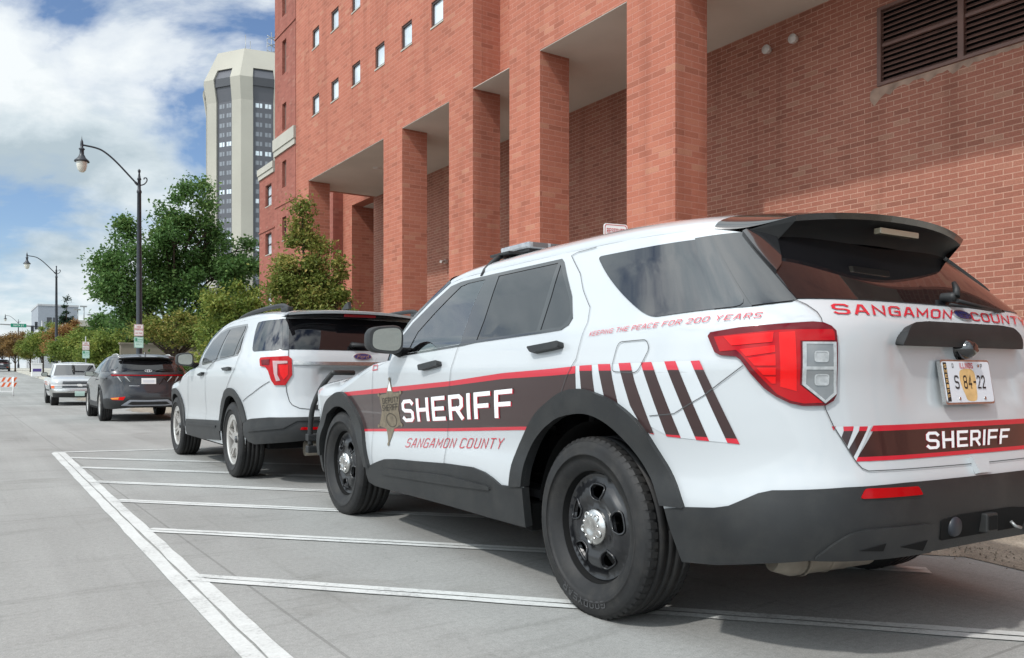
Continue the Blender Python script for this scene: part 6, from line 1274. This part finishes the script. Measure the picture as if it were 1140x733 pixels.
# ---------------- trees
def leaves(C,Rr,n,size,rng,flat_=.0):
    """n leaf quads gathered round the clump centres C"""
    k=rng.integers(0,len(C),n); p=C[k]+rng.normal(0,1,(n,3))*Rr[k][:,None]*np.array([.52,.52,.42])
    nv=rng.normal(0,1,(n,3)); nv[:,2]=np.abs(nv[:,2])+.35; nv/=np.linalg.norm(nv,axis=1,keepdims=True)
    a=np.cross(nv,rng.normal(0,1,(n,3))); a/=np.linalg.norm(a,axis=1,keepdims=True)+1e-9; b=np.cross(nv,a); s=size*rng.uniform(.6,1.35,n)[:,None]
    V=np.stack([p-a*s*.62,p-b*s*.36+nv*s*.10,p+a*s*.62-nv*s*.12,p+b*s*.36+nv*s*.10],1); return V,k
def tree(name,label,x,y,h,blobs,nclump,nleaf,size,lm,seed,trunk=.12,crown0=.2,group=None,clr=.5,limbs=14,cat='tree',base=None,lean=0):
    rng=np.random.default_rng(seed); root=empty(name,(x,y,gz(y)+.10 if base is None else base),0,label,cat,group); B=np.array(blobs,float)
    w=B[:,3]*B[:,4]*B[:,5]; bi=rng.choice(len(B),nclump,p=w/w.sum()); d=rng.normal(0,1,(nclump,3)); d/=np.linalg.norm(d,axis=1,keepdims=True); rad=rng.uniform(.30,1,nclump)**.5
    C=B[bi,:3]+d*rad[:,None]*B[bi,3:]; C[:,2]=np.maximum(C[:,2],crown0*h); Rr=clr*rng.uniform(.6,1.35,nclump)
    V,k=leaves(C,Rr,nleaf,size,rng); n=len(V); me=bpy.data.meshes.new('crown'); me.from_pydata(V.reshape(-1,3).tolist(),[],np.arange(4*n).reshape(n,4).tolist()); me.materials.append(MATS[lm])
    at=me.attributes.new('rnd','FLOAT','FACE'); cl=rng.uniform(0,1,nclump); at.data.foreach_set('value',np.clip(.45*cl[k]+.55*rng.uniform(0,1,n)+(rng.uniform(0,1,n)<.03)*.4,0,1)); me.update(); link('crown',me,root)
    b=MB(); top=np.array([lean,0,h*.82]); b.tube([(0,0,-.1),(0,0,.15),(lean*.2,0,h*.3),(lean*.6,.02,h*.6),tuple(top)],[trunk*1.35,trunk,trunk*.8,trunk*.5,trunk*.15],9)
    for c in C[rng.choice(nclump,min(limbs,nclump),replace=False)]:
        t=np.clip(c[2]/h-.28,.16,.7); s=np.array([lean*t*.7,0,h*t]); m=(s+c)/2+np.array([0,0,.06*h])*rng.uniform(-.2,.8); b.tube([tuple(s),tuple(m),tuple(c)],[trunk*.42,trunk*.25,trunk*.06],6)
        for q in range(3): e=c+rng.normal(0,1,3)*clr*.8; b.tube([tuple(m*.4+c*.6),tuple(e)],[trunk*.14,trunk*.03],4)
    b.build('trunk','bark',root,fix=False); return root
g='street trees along the pavement'
x,y=pt(194,44); tree('maple_tree','largest dark green tree behind the nearest street lamp',x,y,11.6,[(-1.9,0,6.2,1.9,2.2,2.3),(1.9,0,5.6,2.9,2.6,2.4),(.4,.3,8.0,2.2,2.2,2.2),(.8,0,10.0,1.4,1.4,1.5),(-2.3,0,8.0,1.1,1.2,1.3),(2.6,0,8.0,1.8,1.8,1.5),(3.5,0,5.3,1.2,1.2,1.3),(-.2,0,4.2,2.6,2.0,1.5),(-2.9,0,4.8,1.1,1.2,1.4)],165,56000,.155,'leaf_green',2,trunk=.24,crown0=.2,clr=.60,limbs=34)
x,y=pt(338,21.8); tree('pear_tree','slender olive tree with browning leaves against the brick building',x,y,5.6,[(0,0,2.5,.80,.78,1.5),(-.02,0,4.0,.58,.55,1.1),(.0,0,4.85,.36,.34,.58),(.34,0,3.2,.34,.34,.9),(-.42,0,2.9,.48,.5,1.1),(.34,.0,4.1,.18,.2,.45)],110,26000,.08,'leaf_olive',4,trunk=.07,crown0=.1,clr=.30,limbs=22)
x,y=pt(374,21.5); tree('pear_tree','small thin olive sapling right of the slender tree by the pillars',x,y,4.1,[(0,0,2.2,.42,.42,1.1),(.02,0,3.3,.22,.24,.7)],26,4200,.08,'leaf_olive',9,trunk=.04,crown0=.1,clr=.22,limbs=9)
x,y=pt(262,29); tree('bushy_tree','broad yellow green bush directly behind the white SUV roof',x,y,4.4,[(.1,0,2.5,1.3,1.3,1.4),(-.6,0,2.1,.8,.9,1.2),(.9,0,3.0,.8,.8,1.0),(.5,0,3.9,.5,.5,.6),(-.4,0,3.3,.6,.6,.7)],90,17000,.10,'leaf_yellowgreen',6,trunk=.08,crown0=.1,clr=.36,limbs=18)
x,y=pt(196,40); tree('bushy_tree','grey green low tree between the grey SUV and the white SUV',x,y,4.4,[(0,0,3.3,1.5,1.2,.8),(-1.2,0,3.2,.7,.8,.6),(1.0,0,3.0,.8,.8,.7)],50,8000,.11,'leaf_olive',16,trunk=.08,crown0=.5,clr=.42,limbs=12)
rows=[(88,62,4.9,2.3,'leaf_yellowgreen',21,'bright yellow green street tree behind the thin sign post'),(118,56,4.6,2.1,'leaf_yellowgreen',22,'yellow green street tree left of the nearest lamp pole'),(70,75,6.3,1.9,'leaf_rust',23,'rust tinted street tree right of the second street lamp'),(48,88,6.6,2.3,'leaf_yellowgreen',24,'pale yellow street tree behind the pickup roof'),(34,96,5.6,1.9,'leaf_olive',25,'thin olive street tree over the utility cabinet'),(17,104,6.2,2.4,'leaf_brown',26,'brown street tree below the green street name sign'),(3,118,5.8,2.2,'leaf_brown',27,'brown street tree at the left edge behind the barricade'),(101,70,5.6,2.0,'leaf_olive',28,'loose olive tree below the parking deck')]
for u,d,h,r,lm,sd,lab in rows:
    x,y=pt(u,d); h*=.86; r*=.80; tree('street_tree',lab,x,y,h,[(0,0,h*.60,r,r,h*.25),(r*.3,0,h*.8,r*.6,r*.6,h*.16),(-r*.4,0,h*.55,r*.7,r*.7,h*.18)],60,11000,.135,lm,sd,trunk=.10,crown0=.34,group=g,clr=.42,limbs=12)
x,y=pt(74,128); rng=np.random.default_rng(7); bl=[(0,0,1.5+.9*k,max(.25,2.5-.23*k),max(.25,2.5-.23*k),.5) for k in range(11)]
tree('spruce_tree','dark conifer in front of the parking deck',x,y,11.6,bl,110,9000,.26,'leaf_conifer',30,trunk=.2,crown0=.05,clr=.5,limbs=20)
x,y=pt(206,38); tree('hedge','low bright green hedge beside the white SUV mirror',x,y,1.75,[(0,0,1.0,1.8,.8,.7)],40,6000,.08,'leaf_grass',33,trunk=.04,crown0=.05,clr=.3,limbs=6,cat='hedge')
for u,d,h,sd,lab in ((128,70,6.5,40,'dark green tree behind the nearest lamp pole, left of the largest tree'),(150,68,5.6,41,'dark shrub tree in front of the beige wall')):
    x,y=pt(u,d); tree('shrub_tree',lab,x,y,h,[(0,0,h*.55,2.3,2.0,h*.36)],45,6500,.2,'leaf_green',sd,trunk=.12,crown0=.1,clr=.6,limbs=10)
